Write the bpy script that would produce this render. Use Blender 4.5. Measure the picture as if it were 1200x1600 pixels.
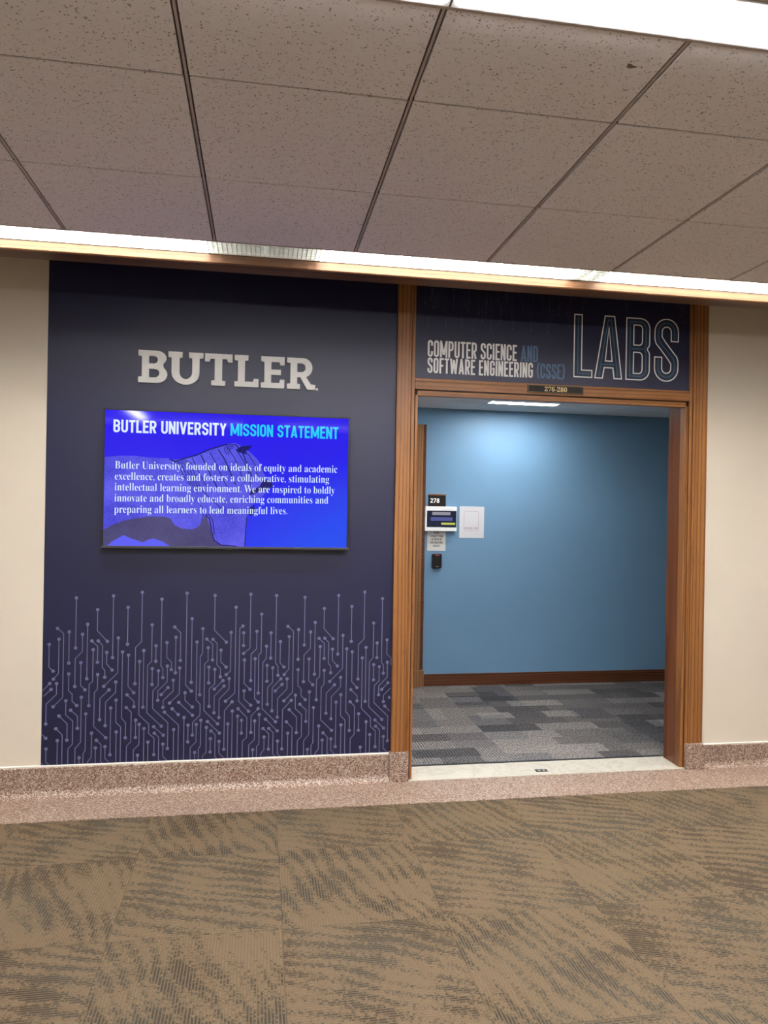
import bpy, bmesh, math, random
from mathutils import Vector, Matrix

for o in list(bpy.data.objects):
    bpy.data.objects.remove(o)
SC = bpy.context.scene
COL = SC.collection

# ------------------------------------------------------------------ camera, world, exposure
cam = bpy.data.cameras.new('camera')
cam_o = bpy.data.objects.new('camera', cam)
COL.objects.link(cam_o)
cam.sensor_fit = 'VERTICAL'
cam.sensor_height = 36.0
cam.lens = 1147.2324 / 1600 * 36.0
cam.clip_start = 0.05
yaw, pitch, roll = 0.1664, -0.0001, 0.0170
_F = Vector((math.sin(yaw) * math.cos(pitch), math.cos(yaw) * math.cos(pitch), math.sin(pitch)))
_R = Vector((math.cos(yaw), -math.sin(yaw), 0))
_U = _R.cross(_F)
_r = math.cos(roll) * _R + math.sin(roll) * _U
_u = -math.sin(roll) * _R + math.cos(roll) * _U
cam_o.matrix_world = Matrix(((_r.x, _u.x, -_F.x, 0), (_r.y, _u.y, -_F.y, 0), (_r.z, _u.z, -_F.z, 1.48), (0, 0, 0, 1)))
SC.camera = cam_o

world = bpy.data.worlds.new('world')
SC.world = world
world.use_nodes = True
world.node_tree.nodes['Background'].inputs['Color'].default_value = (0.5, 0.5, 0.5, 1)
world.node_tree.nodes['Background'].inputs['Strength'].default_value = 0.05

SC.view_settings.view_transform = 'Standard'
SC.view_settings.look = 'None'
SC.view_settings.gamma = 1.0
SC.view_settings.use_curve_mapping = False
SC.view_settings.exposure = 0.0
SC.cycles.use_denoising = True
SC.cycles.max_bounces = 8
SC.cycles.diffuse_bounces = 5
SC.cycles.sample_clamp_indirect = 6.0
SC.cycles.caustics_reflective = False
SC.cycles.caustics_refractive = False

COVE = 108.0        # radiance of the tubes along the wall
OVER = 92.0        # radiance of the lens overhead
ROOM = 27.0        # radiance of the added panel in the blue room
LAMP_COL = (1.0, 0.965, 0.93)

# ------------------------------------------------------------------ helpers
WORLD_LOC = {}

def srgb(r, g, b):
    def f(c):
        c /= 255.0
        return c / 12.92 if c <= 0.04045 else ((c + 0.055) / 1.055) ** 2.4
    return (f(r), f(g), f(b), 1.0)

def box(bm, x0, x1, y0, y1, z0, z1):
    v = [bm.verts.new(p) for p in ((x0, y0, z0), (x1, y0, z0), (x1, y1, z0), (x0, y1, z0),
                                   (x0, y0, z1), (x1, y0, z1), (x1, y1, z1), (x0, y1, z1))]
    for f in ((0, 3, 2, 1), (4, 5, 6, 7), (0, 1, 5, 4), (1, 2, 6, 5), (2, 3, 7, 6), (3, 0, 4, 7)):
        bm.faces.new([v[i] for i in f])
    return v

def bevel(bm, w, seg=2):
    bmesh.ops.bevel(bm, geom=list(bm.edges), offset=w, segments=seg, affect='EDGES', profile=0.5)

def B(*boxes, bev=0.0, seg=2):
    bm = bmesh.new()
    for b in boxes:
        t = bmesh.new()
        box(t, *b)
        if bev:
            bevel(t, bev, seg)
        me = bpy.data.meshes.new('t')
        t.to_mesh(me)
        t.free()
        bm.from_mesh(me)
        bpy.data.meshes.remove(me)
    return bm

def profile_x(bm, pts, x0, x1):
    """closed outline in the YZ plane swept along X"""
    a = [bm.verts.new((x0, y, z)) for y, z in pts]
    b = [bm.verts.new((x1, y, z)) for y, z in pts]
    n = len(pts)
    for i in range(n):
        bm.faces.new((a[i], a[(i + 1) % n], b[(i + 1) % n], b[i]))
    bm.faces.new(a[::-1])
    bm.faces.new(b)
    bmesh.ops.recalc_face_normals(bm, faces=bm.faces)

def profile_z(bm, pts, z0, z1):
    a = [bm.verts.new((x, y, z0)) for x, y in pts]
    b = [bm.verts.new((x, y, z1)) for x, y in pts]
    n = len(pts)
    for i in range(n):
        bm.faces.new((a[i], a[(i + 1) % n], b[(i + 1) % n], b[i]))
    bm.faces.new(a[::-1])
    bm.faces.new(b)
    bmesh.ops.recalc_face_normals(bm, faces=bm.faces)

def poly(bm, pts, y):
    """flat outline facing the corridor (-Y)"""
    f = bm.faces.new([bm.verts.new((x, y, z)) for x, z in pts])
    f.normal_update()
    if f.normal.y > 0:
        f.normal_flip()
    return f

def rect(bm, x0, x1, z0, z1, y):
    return poly(bm, [(x0, z0), (x1, z0), (x1, z1), (x0, z1)], y)

def disc(bm, x, z, r, y, n=12):
    poly(bm, [(x + r * math.cos(2 * math.pi * i / n), z + r * math.sin(2 * math.pi * i / n)) for i in range(n)], y)

def stroke(bm, pts, w, y, closed=False, zlim=None):
    """flat line of width w along a polyline, mitred"""
    q = []
    for p in pts:
        if not q or math.hypot(p[0] - q[-1][0], p[1] - q[-1][1]) > 1e-5:
            q.append(p)
    if closed and math.hypot(q[0][0] - q[-1][0], q[0][1] - q[-1][1]) < 1e-5:
        q.pop()
    pts = q
    n = len(pts)
    P = [Vector(p) for p in pts]
    h = w / 2
    L, Rr = [], []
    for i in range(n):
        if closed or 0 < i < n - 1:
            d1 = (P[i] - P[i - 1]).normalized()
            d2 = (P[(i + 1) % n] - P[i]).normalized()
        elif i == 0:
            d1 = d2 = (P[1] - P[0]).normalized()
        else:
            d1 = d2 = (P[-1] - P[-2]).normalized()
        n1 = Vector((-d1.y, d1.x))
        n2 = Vector((-d2.y, d2.x))
        m = n1 + n2
        if m.length < 1e-6:
            m = n1
        m.normalize()
        k = h / max(0.35, m.dot(n1))
        L.append(P[i] + m * k)
        Rr.append(P[i] - m * k)
    if zlim:
        for a in L + Rr:
            a.y = min(max(a.y, zlim[0]), zlim[1])
    for i in range(n if closed else n - 1):
        j = (i + 1) % n
        try:
            poly(bm, [tuple(L[i]), tuple(Rr[i]), tuple(Rr[j]), tuple(L[j])], y)
        except ValueError:
            pass

def arc(cx, cy, rx, ry, a0, a1, n=6):
    return [(cx + rx * math.cos(math.radians(a0 + (a1 - a0) * i / n)), cy + ry * math.sin(math.radians(a0 + (a1 - a0) * i / n))) for i in range(n + 1)]

def cyl(bm, p0, p1, r, n=16):
    p0, p1 = Vector(p0), Vector(p1)
    d = (p1 - p0)
    q = Vector((0, 0, 1)).rotation_difference(d.normalized())
    M = Matrix.Translation((p0 + p1) / 2) @ q.to_matrix().to_4x4()
    bmesh.ops.create_cone(bm, cap_ends=True, segments=n, radius1=r, radius2=r, depth=d.length, matrix=M)

def obj(name, bm, mat, parent=None, recenter=None, smooth=False):
    """one mesh object out of a bmesh in world coordinates"""
    me = bpy.data.meshes.new(name)
    if recenter is None:
        recenter = False
    if parent is not None:
        base = WORLD_LOC[parent.name]
    elif recenter and len(bm.verts):
        xs = [v.co.x for v in bm.verts]; ys = [v.co.y for v in bm.verts]; zs = [v.co.z for v in bm.verts]
        base = Vector(((min(xs) + max(xs)) / 2, max(ys), min(zs)))
    else:
        base = Vector((0, 0, 0))
    bmesh.ops.translate(bm, verts=bm.verts, vec=-base)
    bm.to_mesh(me)
    bm.free()
    if smooth:
        for p in me.polygons:
            p.use_smooth = True
    o = bpy.data.objects.new(name, me)
    COL.objects.link(o)
    if mat:
        me.materials.append(mat)
    if parent is not None:
        o.parent = parent
    else:
        o.location = base
    WORLD_LOC[o.name] = base.copy()
    return o

def thing(name, label, cat, loc, group=None):
    o = bpy.data.objects.new(name, None)
    o.empty_display_size = 0.05
    COL.objects.link(o)
    o.location = loc
    WORLD_LOC[o.name] = Vector(loc)
    o['label'] = label
    o['category'] = cat
    if group:
        o['group'] = group
    return o

def tag(o, label, cat, group=None):
    o['label'] = label
    o['category'] = cat
    if group:
        o['group'] = group
    return o

def struct(name, bm, mat, parent=None, label=None, cat=None):
    o = obj(name, bm, mat, parent)
    if parent is None:
        o['kind'] = 'structure'
        if label:
            o['label'] = label
            o['category'] = cat
    return o

# ------------------------------------------------------------------ materials
def new_mat(name):
    m = bpy.data.materials.new(name)
    m.use_nodes = True
    nt = m.node_tree
    return m, nt, nt.nodes['Principled BSDF']

class NB:
    """small node builder"""
    def __init__(s, nt):
        s.nt = nt
    def n(s, t, **kw):
        d = s.nt.nodes.new(t)
        for k, v in kw.items():
            setattr(d, k, v)
        return d
    def link(s, a, b):
        s.nt.links.new(a, b)
    def put(s, sock, v):
        if isinstance(v, (int, float)):
            sock.default_value = v
        elif isinstance(v, (tuple, list)):
            sock.default_value = v
        else:
            s.nt.links.new(v, sock)
    def coord(s, scale=(1, 1, 1), loc=(0, 0, 0), rot=(0, 0, 0)):
        t = s.n('ShaderNodeTexCoord')
        m = s.n('ShaderNodeMapping')
        m.inputs['Scale'].default_value = scale
        m.inputs['Location'].default_value = loc
        m.inputs['Rotation'].default_value = rot
        s.link(t.outputs['Object'], m.inputs['Vector'])
        return m.outputs['Vector']
    def noise(s, vec, scale, detail=2, rough=0.5, dist=0.0):
        d = s.n('ShaderNodeTexNoise')
        s.put(d.inputs['Vector'], vec)
        d.inputs['Scale'].default_value = scale
        d.inputs['Detail'].default_value = detail
        d.inputs['Roughness'].default_value = rough
        d.inputs['Distortion'].default_value = dist
        return d.outputs['Fac']
    def ramp(s, fac, *stops, const=False):
        d = s.n('ShaderNodeValToRGB')
        if const:
            d.color_ramp.interpolation = 'CONSTANT'
        e = d.color_ramp.elements
        while len(e) < len(stops):
            e.new(0.5)
        for i, (p, c) in enumerate(stops):
            e[i].position = p
            e[i].color = c if len(c) == 4 else (*c, 1)
        s.put(d.inputs['Fac'], fac)
        return d.outputs['Color']
    def math(s, op, a, b=0.0, c=0.0, clamp=False):
        d = s.n('ShaderNodeMath', operation=op, use_clamp=clamp)
        s.put(d.inputs[0], a)
        s.put(d.inputs[1], b)
        s.put(d.inputs[2], c)
        return d.outputs[0]
    def sstep(s, x, lo, hi):
        d = s.n('ShaderNodeMapRange', interpolation_type='SMOOTHSTEP')
        s.put(d.inputs[0], x)
        d.inputs[1].default_value = lo
        d.inputs[2].default_value = hi
        return d.outputs[0]
    def mix(s, fac, a, b, mode='MIX'):
        d = s.n('ShaderNodeMix', data_type='RGBA', blend_type=mode)
        s.put(d.inputs['Factor'], fac)
        s.put(d.inputs['A'], a)
        s.put(d.inputs['B'], b)
        # sockets of colour type
        for k, v in (('A', a), ('B', b)):
            for i in d.inputs:
                if i.type == 'RGBA' and i.name == k:
                    s.put(i, v)
        for o in d.outputs:
            if o.type == 'RGBA':
                return o
    def xyz(s, vec):
        d = s.n('ShaderNodeSeparateXYZ')
        s.link(vec, d.inputs[0])
        return d.outputs
    def comb(s, x, y, z=0.0):
        d = s.n('ShaderNodeCombineXYZ')
        s.put(d.inputs[0], x)
        s.put(d.inputs[1], y)
        s.put(d.inputs[2], z)
        return d.outputs[0]
    def white(s, vec):
        d = s.n('ShaderNodeTexWhiteNoise', noise_dimensions='3D')
        s.link(vec, d.inputs['Vector'])
        return d.outputs['Value']
    def bump(s, h, strength, dist, bsdf):
        d = s.n('ShaderNodeBump')
        d.inputs['Strength'].default_value = strength
        d.inputs['Distance'].default_value = dist
        s.put(d.inputs['Height'], h)
        s.link(d.outputs[0], bsdf.inputs['Normal'])

def plain(name, col, rough=0.5, spec=0.5, metal=0.0, var=0.06, scale=40, bump=0.0):
    m, nt, b = new_mat(name)
    nb = NB(nt)
    f = nb.noise(nb.coord(), scale, 3)
    lo = tuple(c * (1 - var) for c in col[:3])
    hi = tuple(min(1, c * (1 + var)) for c in col[:3])
    nb.link(nb.ramp(f, (0.3, lo), (0.7, hi)), b.inputs['Base Color'])
    b.inputs['Roughness'].default_value = rough
    b.inputs['Specular IOR Level'].default_value = spec
    b.inputs['Metallic'].default_value = metal
    if bump:
        nb.bump(f, bump, 0.002, b)
    return m

def glow(name, col, strength, rough=0.4):
    m, nt, b = new_mat(name)
    b.inputs['Base Color'].default_value = (0.8, 0.8, 0.8, 1)
    b.inputs['Roughness'].default_value = rough
    b.inputs['Emission Color'].default_value = (*col[:3], 1)
    b.inputs['Emission Strength'].default_value = strength
    return m

def screen_mat(name, col):
    """a lit patch of the glossy display"""
    m, nt, b = new_mat(name)
    b.inputs['Base Color'].default_value = (0.004, 0.004, 0.006, 1)
    b.inputs['Roughness'].default_value = 0.06
    b.inputs['Specular IOR Level'].default_value = 0.22
    b.inputs['Emission Color'].default_value = col
    b.inputs['Emission Strength'].default_value = 1.0
    return m

def wood(name, axis, light, mid, dark, rough=0.38, seed=0.0):
    m, nt, b = new_mat(name)
    nb = NB(nt)
    along, across = 1.6, 26.0
    sc = {'Z': (across, across, along), 'X': (along, across, across), 'Y': (across, along, across)}[axis]
    v = nb.coord(sc, (seed, seed * 2, seed * 3))
    broad = nb.noise(v, 0.7, 3, 0.55, 0.8)
    fine = nb.noise(v, 5.0, 3, 0.7, 0.2)
    sc2 = tuple(c * 1.0 for c in sc)
    w = nb.n('ShaderNodeTexWave', wave_type='BANDS', bands_direction={'Z': 'X', 'X': 'Z', 'Y': 'X'}[axis])
    nb.link(v, w.inputs['Vector'])
    w.inputs['Scale'].default_value = 0.5
    w.inputs['Distortion'].default_value = 12.0
    w.inputs['Detail'].default_value = 2.0
    w.inputs['Detail Scale'].default_value = 0.35
    base = nb.ramp(broad, (0.3, mid), (0.7, light))
    lines = nb.sstep(w.outputs['Fac'], 0.62, 0.98)
    pores = nb.sstep(fine, 0.56, 0.72)
    k = nb.math('ADD', nb.math('MULTIPLY', lines, 0.55), nb.math('MULTIPLY', pores, 0.55), clamp=True)
    nb.link(nb.mix(k, base, (*dark, 1)), b.inputs['Base Color'])
    b.inputs['Roughness'].default_value = rough
    b.inputs['Specular IOR Level'].default_value = 0.4
    nb.bump(nb.math('SUBTRACT', 1.0, k), 0.15, 0.001, b)
    return m

OAK_L, OAK_M, OAK_D = (0.33, 0.142, 0.045), (0.235, 0.094, 0.028), (0.075, 0.025, 0.008)
M = {}
M['oak_v'] = wood('oak_upright', 'Z', OAK_L, OAK_M, OAK_D)
M['oak_h'] = wood('oak_level', 'X', OAK_L, OAK_M, OAK_D, seed=3.1)
M['oak_trim'] = wood('oak_trim', 'X', (0.165, 0.075, 0.030), (0.120, 0.050, 0.018), (0.055, 0.020, 0.008), seed=7.7)
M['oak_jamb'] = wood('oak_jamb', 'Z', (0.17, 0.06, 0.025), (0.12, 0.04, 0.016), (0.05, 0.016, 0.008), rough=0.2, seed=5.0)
M['oak_base'] = wood('oak_base', 'X', (0.13, 0.048, 0.02), (0.09, 0.03, 0.013), (0.035, 0.012, 0.006), rough=0.35, seed=9.0)
M['oak_room'] = wood('oak_room', 'Z', (0.30, 0.15, 0.06), (0.22, 0.10, 0.04), (0.08, 0.03, 0.012), seed=11.0)
M['beige'] = plain('beige_paint', (0.66, 0.585, 0.475), 0.55, 0.3, var=0.02, scale=3, bump=0.02)
M['beige_bounce'] = plain('bounce_paint', (0.80, 0.765, 0.70), 0.6, 0.3, var=0.02, scale=3)  # unseen surfaces made pale to bounce light up to the ceiling
M['caulk'] = plain('cream_caulk', (0.80, 0.76, 0.68), 0.5, 0.4, var=0.03)
M['blue'] = plain('blue_paint', (0.150, 0.285, 0.440), 0.5, 0.35, var=0.02, scale=4, bump=0.02)
M['white'] = plain('white_enamel', (0.80, 0.79, 0.77), 0.4, 0.5, var=0.01)
M['louver'] = plain('louver_grey', (0.58, 0.61, 0.58), 0.4, 0.5, var=0.01)
M['white_plastic'] = plain('white_plastic', (0.80, 0.81, 0.83), 0.35, 0.5, var=0.01)
M['paper'] = plain('white_paper', (0.60, 0.61, 0.645), 0.7, 0.2, var=0.02)
M['notice'] = plain('notice_paper', (0.60, 0.595, 0.575), 0.7, 0.2, var=0.02)
M['black'] = plain('black_plastic', (0.008, 0.008, 0.009), 0.35, 0.4, var=0.1)
M['bezel_grey'] = plain('bezel_grey', (0.03, 0.03, 0.033), 0.4, 0.5, var=0.05)
M['black_metal'] = plain('dark_metal', (0.02, 0.018, 0.016), 0.4, 0.5, var=0.2)
M['ink'] = plain('black_ink', (0.015, 0.015, 0.018), 0.6, 0.2, var=0.05)
M['silver'] = plain('silver_letter_face', (0.80, 0.795, 0.765), 0.42, 0.4, var=0.03, scale=25)
M['letter_white'] = plain('white_vinyl', (0.90, 0.90, 0.88), 0.5, 0.3, var=0.02)
M['letter_blue'] = plain('slate_blue_vinyl', (0.10, 0.17, 0.29), 0.5, 0.3, var=0.05)
M['inner_blue'] = plain('deep_blue_vinyl', (0.022, 0.040, 0.068), 0.5, 0.3, var=0.05)
M['trace'] = plain('trace_lavender', (0.135, 0.135, 0.235), 0.5, 0.3, var=0.05)
M['trace_faint'] = plain('trace_faint', (0.075, 0.078, 0.10), 0.5, 0.3, var=0.1)
M['gold'] = plain('gold_engraving', (0.85, 0.68, 0.34), 0.4, 0.5, var=0.05)
M['plate'] = plain('black_sign_plate', (0.014, 0.011, 0.009), 0.5, 0.2, var=0.2)
M['plate_edge'] = plain('brass_edge', (0.14, 0.095, 0.045), 0.4, 0.4, 0.2, var=0.1)
M['rubber'] = plain('black_rubber', (0.012, 0.014, 0.017), 0.6, 0.3, var=0.2)
M['grid'] = plain('ceiling_grid_paint', (0.50, 0.43, 0.37), 0.5, 0.3, var=0.05)
M['grid_dark'] = plain('ceiling_reveal', (0.15, 0.115, 0.09), 0.6, 0.2, var=0.05)
M['room_tile'] = plain('room_tile', (0.86, 0.86, 0.85), 0.8, 0.1, var=0.05, scale=120)
M['room_gap'] = plain('room_grid', (0.10, 0.11, 0.12), 0.6, 0.2, var=0.05)
M['cove_on'] = glow('tube_light', LAMP_COL, COVE)
M['cove_opposite'] = glow('tube_light_opposite', LAMP_COL, COVE * 1.4)
M['over_on'] = glow('lens_light', (0.97, 0.965, 1.0), OVER)
M['room_added'] = glow('added_room_panel_light', (1.0, 0.98, 0.95), ROOM)  # glow of the unseen panel added in the blue room
M['room_strip'] = glow('room_strip_light', (1.0, 0.98, 0.95), ROOM * 3.6)
M['screen_text'] = screen_mat('screen_white', (0.72, 0.85, 1.0, 1))
M['screen_cyan'] = screen_mat('screen_cyan', (0.012, 0.62, 0.95, 1))

def navy():
    m, nt, b = new_mat('navy_vinyl')
    nb = NB(nt)
    c = nb.coord()
    f = nb.noise(c, 900, 2)
    nb.link(nb.ramp(f, (0.3, (0.0046, 0.0054, 0.030)), (0.7, (0.0066, 0.0078, 0.040))), b.inputs['Base Color'])
    b.inputs['Roughness'].default_value = 0.42
    b.inputs['Specular IOR Level'].default_value = 0.52
    nb.bump(f, 0.05, 0.0005, b)
    return m
M['navy'] = navy()

def terrazzo():
    m, nt, b = new_mat('pink_terrazzo')
    nb = NB(nt)
    c = nb.coord()
    v = nb.n('ShaderNodeTexVoronoi')
    v.inputs['Scale'].default_value = 210
    nb.link(c, v.inputs['Vector'])
    val = nb.xyz(v.outputs['Color'])[0]
    chips = nb.ramp(val, (0.0, (0.17, 0.085, 0.055)), (0.18, (0.30, 0.17, 0.12)), (0.42, (0.42, 0.27, 0.20)),
                    (0.66, (0.52, 0.37, 0.28)), (0.84, (0.66, 0.54, 0.44)), const=True)
    big = nb.noise(c, 1.6, 3)
    tint = nb.ramp(big, (0.35, (0.64, 0.67, 0.68)), (0.65, (0.71, 0.75, 0.76)))
    nb.link(nb.mix(1.0, chips, tint, 'MULTIPLY'), b.inputs['Base Color'])
    b.inputs['Roughness'].default_value = 0.42
    b.inputs['Specular IOR Level'].default_value = 0.4
    return m
M['terrazzo'] = terrazzo()

def marble():
    m, nt, b = new_mat('white_marble')
    nb = NB(nt)
    c = nb.coord()
    f = nb.noise(c, 4, 6, 0.6, 2.0)
    vein = nb.math('ABSOLUTE', nb.math('SUBTRACT', f, 0.5))
    nb.link(nb.ramp(vein, (0.0, (0.42, 0.385, 0.31)), (0.035, (0.50, 0.47, 0.395)), (0.2, (0.54, 0.51, 0.435))), b.inputs['Base Color'])
    b.inputs['Roughness'].default_value = 0.35
    return m
M['marble'] = marble()

def carpet_brown():
    m, nt, b = new_mat('brown_carpet')
    nb = NB(nt)
    c = nb.coord()
    x, y, z = nb.xyz(c)
    tx = nb.math('DIVIDE', nb.math('SUBTRACT', x, 0.10), 0.59)
    ty = nb.math('DIVIDE', nb.math('SUBTRACT', y, 3.215), 0.60)
    ix = nb.math('FLOOR', tx)
    iy = nb.math('FLOOR', ty)
    par = nb.math('MODULO', nb.math('ADD', nb.math('ADD', ix, iy), 100.0), 2.0)
    par = nb.math('GREATER_THAN', par, 0.5)
    def sel(a, bb):
        return nb.math('ADD', nb.math('MULTIPLY', par, a), nb.math('MULTIPLY', nb.math('SUBTRACT', 1.0, par), bb))
    u = sel(x, y)          # across the ribs
    v = sel(y, x)          # along the ribs
    rnd = nb.white(nb.comb(ix, iy, 3.0))
    off = nb.math('MULTIPLY', rnd, 37.0)
    uu = nb.math('ADD', u, off)
    vv = nb.math('ADD', v, nb.math('MULTIPLY', off, 1.7))
    # loop rows
    rib = nb.math('SINE', nb.math('MULTIPLY', uu, 2 * math.pi / 0.0105))
    rib01 = nb.math('MULTIPLY_ADD', rib, 0.5, 0.5)
    # long wavy stripes, drifting through the tile
    sv = nb.comb(nb.math('MULTIPLY', uu, 1.0), nb.math('MULTIPLY', vv, 0.40), 0.0)
    w = nb.n('ShaderNodeTexWave', wave_type='BANDS', bands_direction='DIAGONAL')
    nb.link(sv, w.inputs['Vector'])
    w.inputs['Scale'].default_value = 9.5
    w.inputs['Distortion'].default_value = 9.0
    w.inputs['Detail'].default_value = 2.0
    w.inputs['Detail Scale'].default_value = 0.45
    w.inputs['Detail Roughness'].default_value = 0.5
    zebra = w.outputs['Fac']
    # each loop row carries its own dashes
    row = nb.math('FLOOR', nb.math('DIVIDE', uu, 0.0105))
    dash = nb.noise(nb.comb(nb.math('MULTIPLY', row, 7.31), nb.math('MULTIPLY', vv, 62.0), 0.0), 1.0, 2, 0.6)
    # blocky patches of stronger colour
    patch = nb.noise(nb.comb(nb.math('MULTIPLY', uu, 3.6), nb.math('MULTIPLY', vv, 5.0), 1.0), 1.0, 1, 0.4)
    level = nb.math('ADD', dash, nb.math('MULTIPLY', nb.math('SUBTRACT', zebra, 0.5), nb.math('MULTIPLY_ADD', nb.white(nb.comb(iy, ix, 8.0)), 0.22, 0.10)))
    level = nb.math('ADD', level, nb.math('MULTIPLY_ADD', patch, 0.85, -0.425))
    level = nb.math('ADD', level, nb.math('MULTIPLY_ADD', nb.noise(c, 150, 2, 0.75), 0.8, -0.40))
    on = nb.sstep(level, 0.40, 0.68)
    rows = nb.sstep(rib01, 0.10, 0.60)
    k = nb.math('MULTIPLY', on, nb.math('MULTIPLY_ADD', rows, 0.75, 0.08), clamp=True)
    k = nb.math('ADD', k, nb.math('MULTIPLY', nb.math('SUBTRACT', 1.0, rib01), 0.27), clamp=True)
    fine = nb.noise(c, 260, 2, 0.7)
    tan = nb.ramp(fine, (0.3, (0.108, 0.075, 0.043)), (0.7, (0.180, 0.129, 0.078)))
    grn = nb.noise(c, 2.3, 2)
    dk = nb.ramp(grn, (0.40, (0.026, 0.021, 0.016)), (0.62, (0.032, 0.033, 0.028)))
    col = nb.mix(k, tan, dk)
    # tile seams
    fx = nb.math('ABSOLUTE', nb.math('SUBTRACT', nb.math('FRACT', tx), 0.5))
    fy = nb.math('ABSOLUTE', nb.math('SUBTRACT', nb.math('FRACT', ty), 0.5))
    seam = nb.sstep(nb.math('MAXIMUM', fx, fy), 0.4945, 0.499)
    col = nb.mix(nb.math('MULTIPLY', seam, 0.35), col, (0.055, 0.037, 0.022, 1))
    nb.link(col, b.inputs['Base Color'])
    b.inputs['Roughness'].default_value = 0.95
    b.inputs['Specular IOR Level'].default_value = 0.1
    nb.bump(nb.math('ADD', rib01, nb.math('MULTIPLY', fine, 1.2)), 0.45, 0.003, b)
    return m
M['carpet'] = carpet_brown()

def carpet_grey():
    m, nt, b = new_mat('grey_carpet')
    nb = NB(nt)
    c = nb.coord()
    x, y, z = nb.xyz(c)
    def brick(vec, bw, rh, off, c1, c2, bias=0.0):
        t = nb.n('ShaderNodeTexBrick', offset=off, squash=0.6, squash_frequency=3)
        nb.link(vec, t.inputs['Vector'])
        t.inputs['Scale'].default_value = 1.0
        t.inputs['Mortar Size'].default_value = 0.0
        t.inputs['Brick Width'].default_value = bw
        t.inputs['Row Height'].default_value = rh
        t.inputs['Bias'].default_value = bias
        t.inputs['Color1'].default_value = c1
        t.inputs['Color2'].default_value = c2
        return t.outputs['Color']
    a = brick(nb.comb(nb.math('ADD', x, 0.17), nb.math('ADD', y, 0.03)), 0.42, 0.155, 0.37, (0.075, 0.074, 0.077, 1), (0.225, 0.215, 0.208, 1))
    d = brick(nb.comb(nb.math('ADD', y, 0.07), nb.math('ADD', x, 0.11)), 0.47, 0.27, 0.41, (0.68, 0.70, 0.76, 1), (1.12, 1.08, 1.04, 1))
    col = nb.mix(1.0, a, d, 'MULTIPLY')
    ix = nb.math('FLOOR', nb.math('DIVIDE', x, 0.27))
    ribx = nb.math('SINE', nb.math('MULTIPLY', nb.math('ADD', x, 0.0), 2 * math.pi / 0.018))
    f = nb.noise(nb.comb(nb.math('MULTIPLY', x, 110.0), nb.math('MULTIPLY', y, 40.0)), 1.0, 2, 0.7)
    f = nb.sstep(nb.math('ADD', f, nb.math('MULTIPLY', ribx, 0.10)), 0.32, 0.68)
    col = nb.mix(1.0, col, nb.ramp(f, (0.0, (0.45, 0.45, 0.47)), (1.0, (1.35, 1.33, 1.30))), 'MULTIPLY')
    nb.link(col, b.inputs['Base Color'])
    b.inputs['Roughness'].default_value = 0.95
    b.inputs['Specular IOR Level'].default_value = 0.1
    nb.bump(f, 0.4, 0.003, b)
    return m
M['carpet_grey'] = carpet_grey()

def ceiling_tile():
    m, nt, b = new_mat('fissured_tile')
    nb = NB(nt)
    c = nb.coord()
    warp = nb.n('ShaderNodeTexNoise')
    nb.link(c, warp.inputs['Vector'])
    warp.inputs['Scale'].default_value = 60
    vm = nb.n('ShaderNodeVectorMath', operation='MULTIPLY_ADD')
    nb.link(warp.outputs['Color'], vm.inputs[0])
    vm.inputs[1].default_value = (0.02, 0.02, 0.0)
    nb.link(c, vm.inputs[2])
    v = nb.n('ShaderNodeTexVoronoi')
    v.inputs['Scale'].default_value = 135
    v.inputs['Randomness'].default_value = 1.0
    nb.link(vm.outputs[0], v.inputs['Vector'])
    size = nb.xyz(v.outputs['Color'])[0]
    thr = nb.math('MULTIPLY', nb.math('POWER', size, 1.1), 0.40)
    pit = nb.math('SUBTRACT', thr, v.outputs['Distance'])
    pit = nb.sstep(pit, -0.02, 0.09)
    soft = nb.noise(c, 45, 4, 0.7)
    tilev = nb.noise(c, 1.2, 1)
    base = nb.ramp(nb.math('ADD', nb.math('MULTIPLY', soft, 0.6), nb.math('MULTIPLY', tilev, 0.4)),
                   (0.35, (0.87, 0.835, 0.825)), (0.65, (0.93, 0.905, 0.90)))
    nb.link(nb.mix(nb.math('MULTIPLY', pit, 0.66), base, (0.14, 0.105, 0.085, 1)), b.inputs['Base Color'])
    b.inputs['Roughness'].default_value = 0.95
    b.inputs['Specular IOR Level'].default_value = 0.1
    nb.bump(nb.math('SUBTRACT', nb.math('MULTIPLY', soft, 0.5), pit), 0.35, 0.003, b)
    return m
M['tile'] = ceiling_tile()

def screen_sky():
    m, nt, b = new_mat('screen_sky')
    nb = NB(nt)
    t = nb.n('ShaderNodeTexCoord')
    g = nb.xyz(t.outputs['Generated'])
    k = nb.math('MULTIPLY', g[0], nb.math('SUBTRACT', 1.0, g[2]))
    col = nb.ramp(k, (0.05, (0.022, 0.008, 0.84)), (0.35, (0.014, 0.010, 0.84)), (0.85, (0.004, 0.062, 0.86)))
    b.inputs['Base Color'].default_value = (0.004, 0.004, 0.006, 1)
    b.inputs['Roughness'].default_value = 0.06
    b.inputs['Specular IOR Level'].default_value = 0.22
    nb.link(col, b.inputs['Emission Color'])
    b.inputs['Emission Strength'].default_value = 1.0
    return m
M['screen_sky'] = screen_sky()

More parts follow.
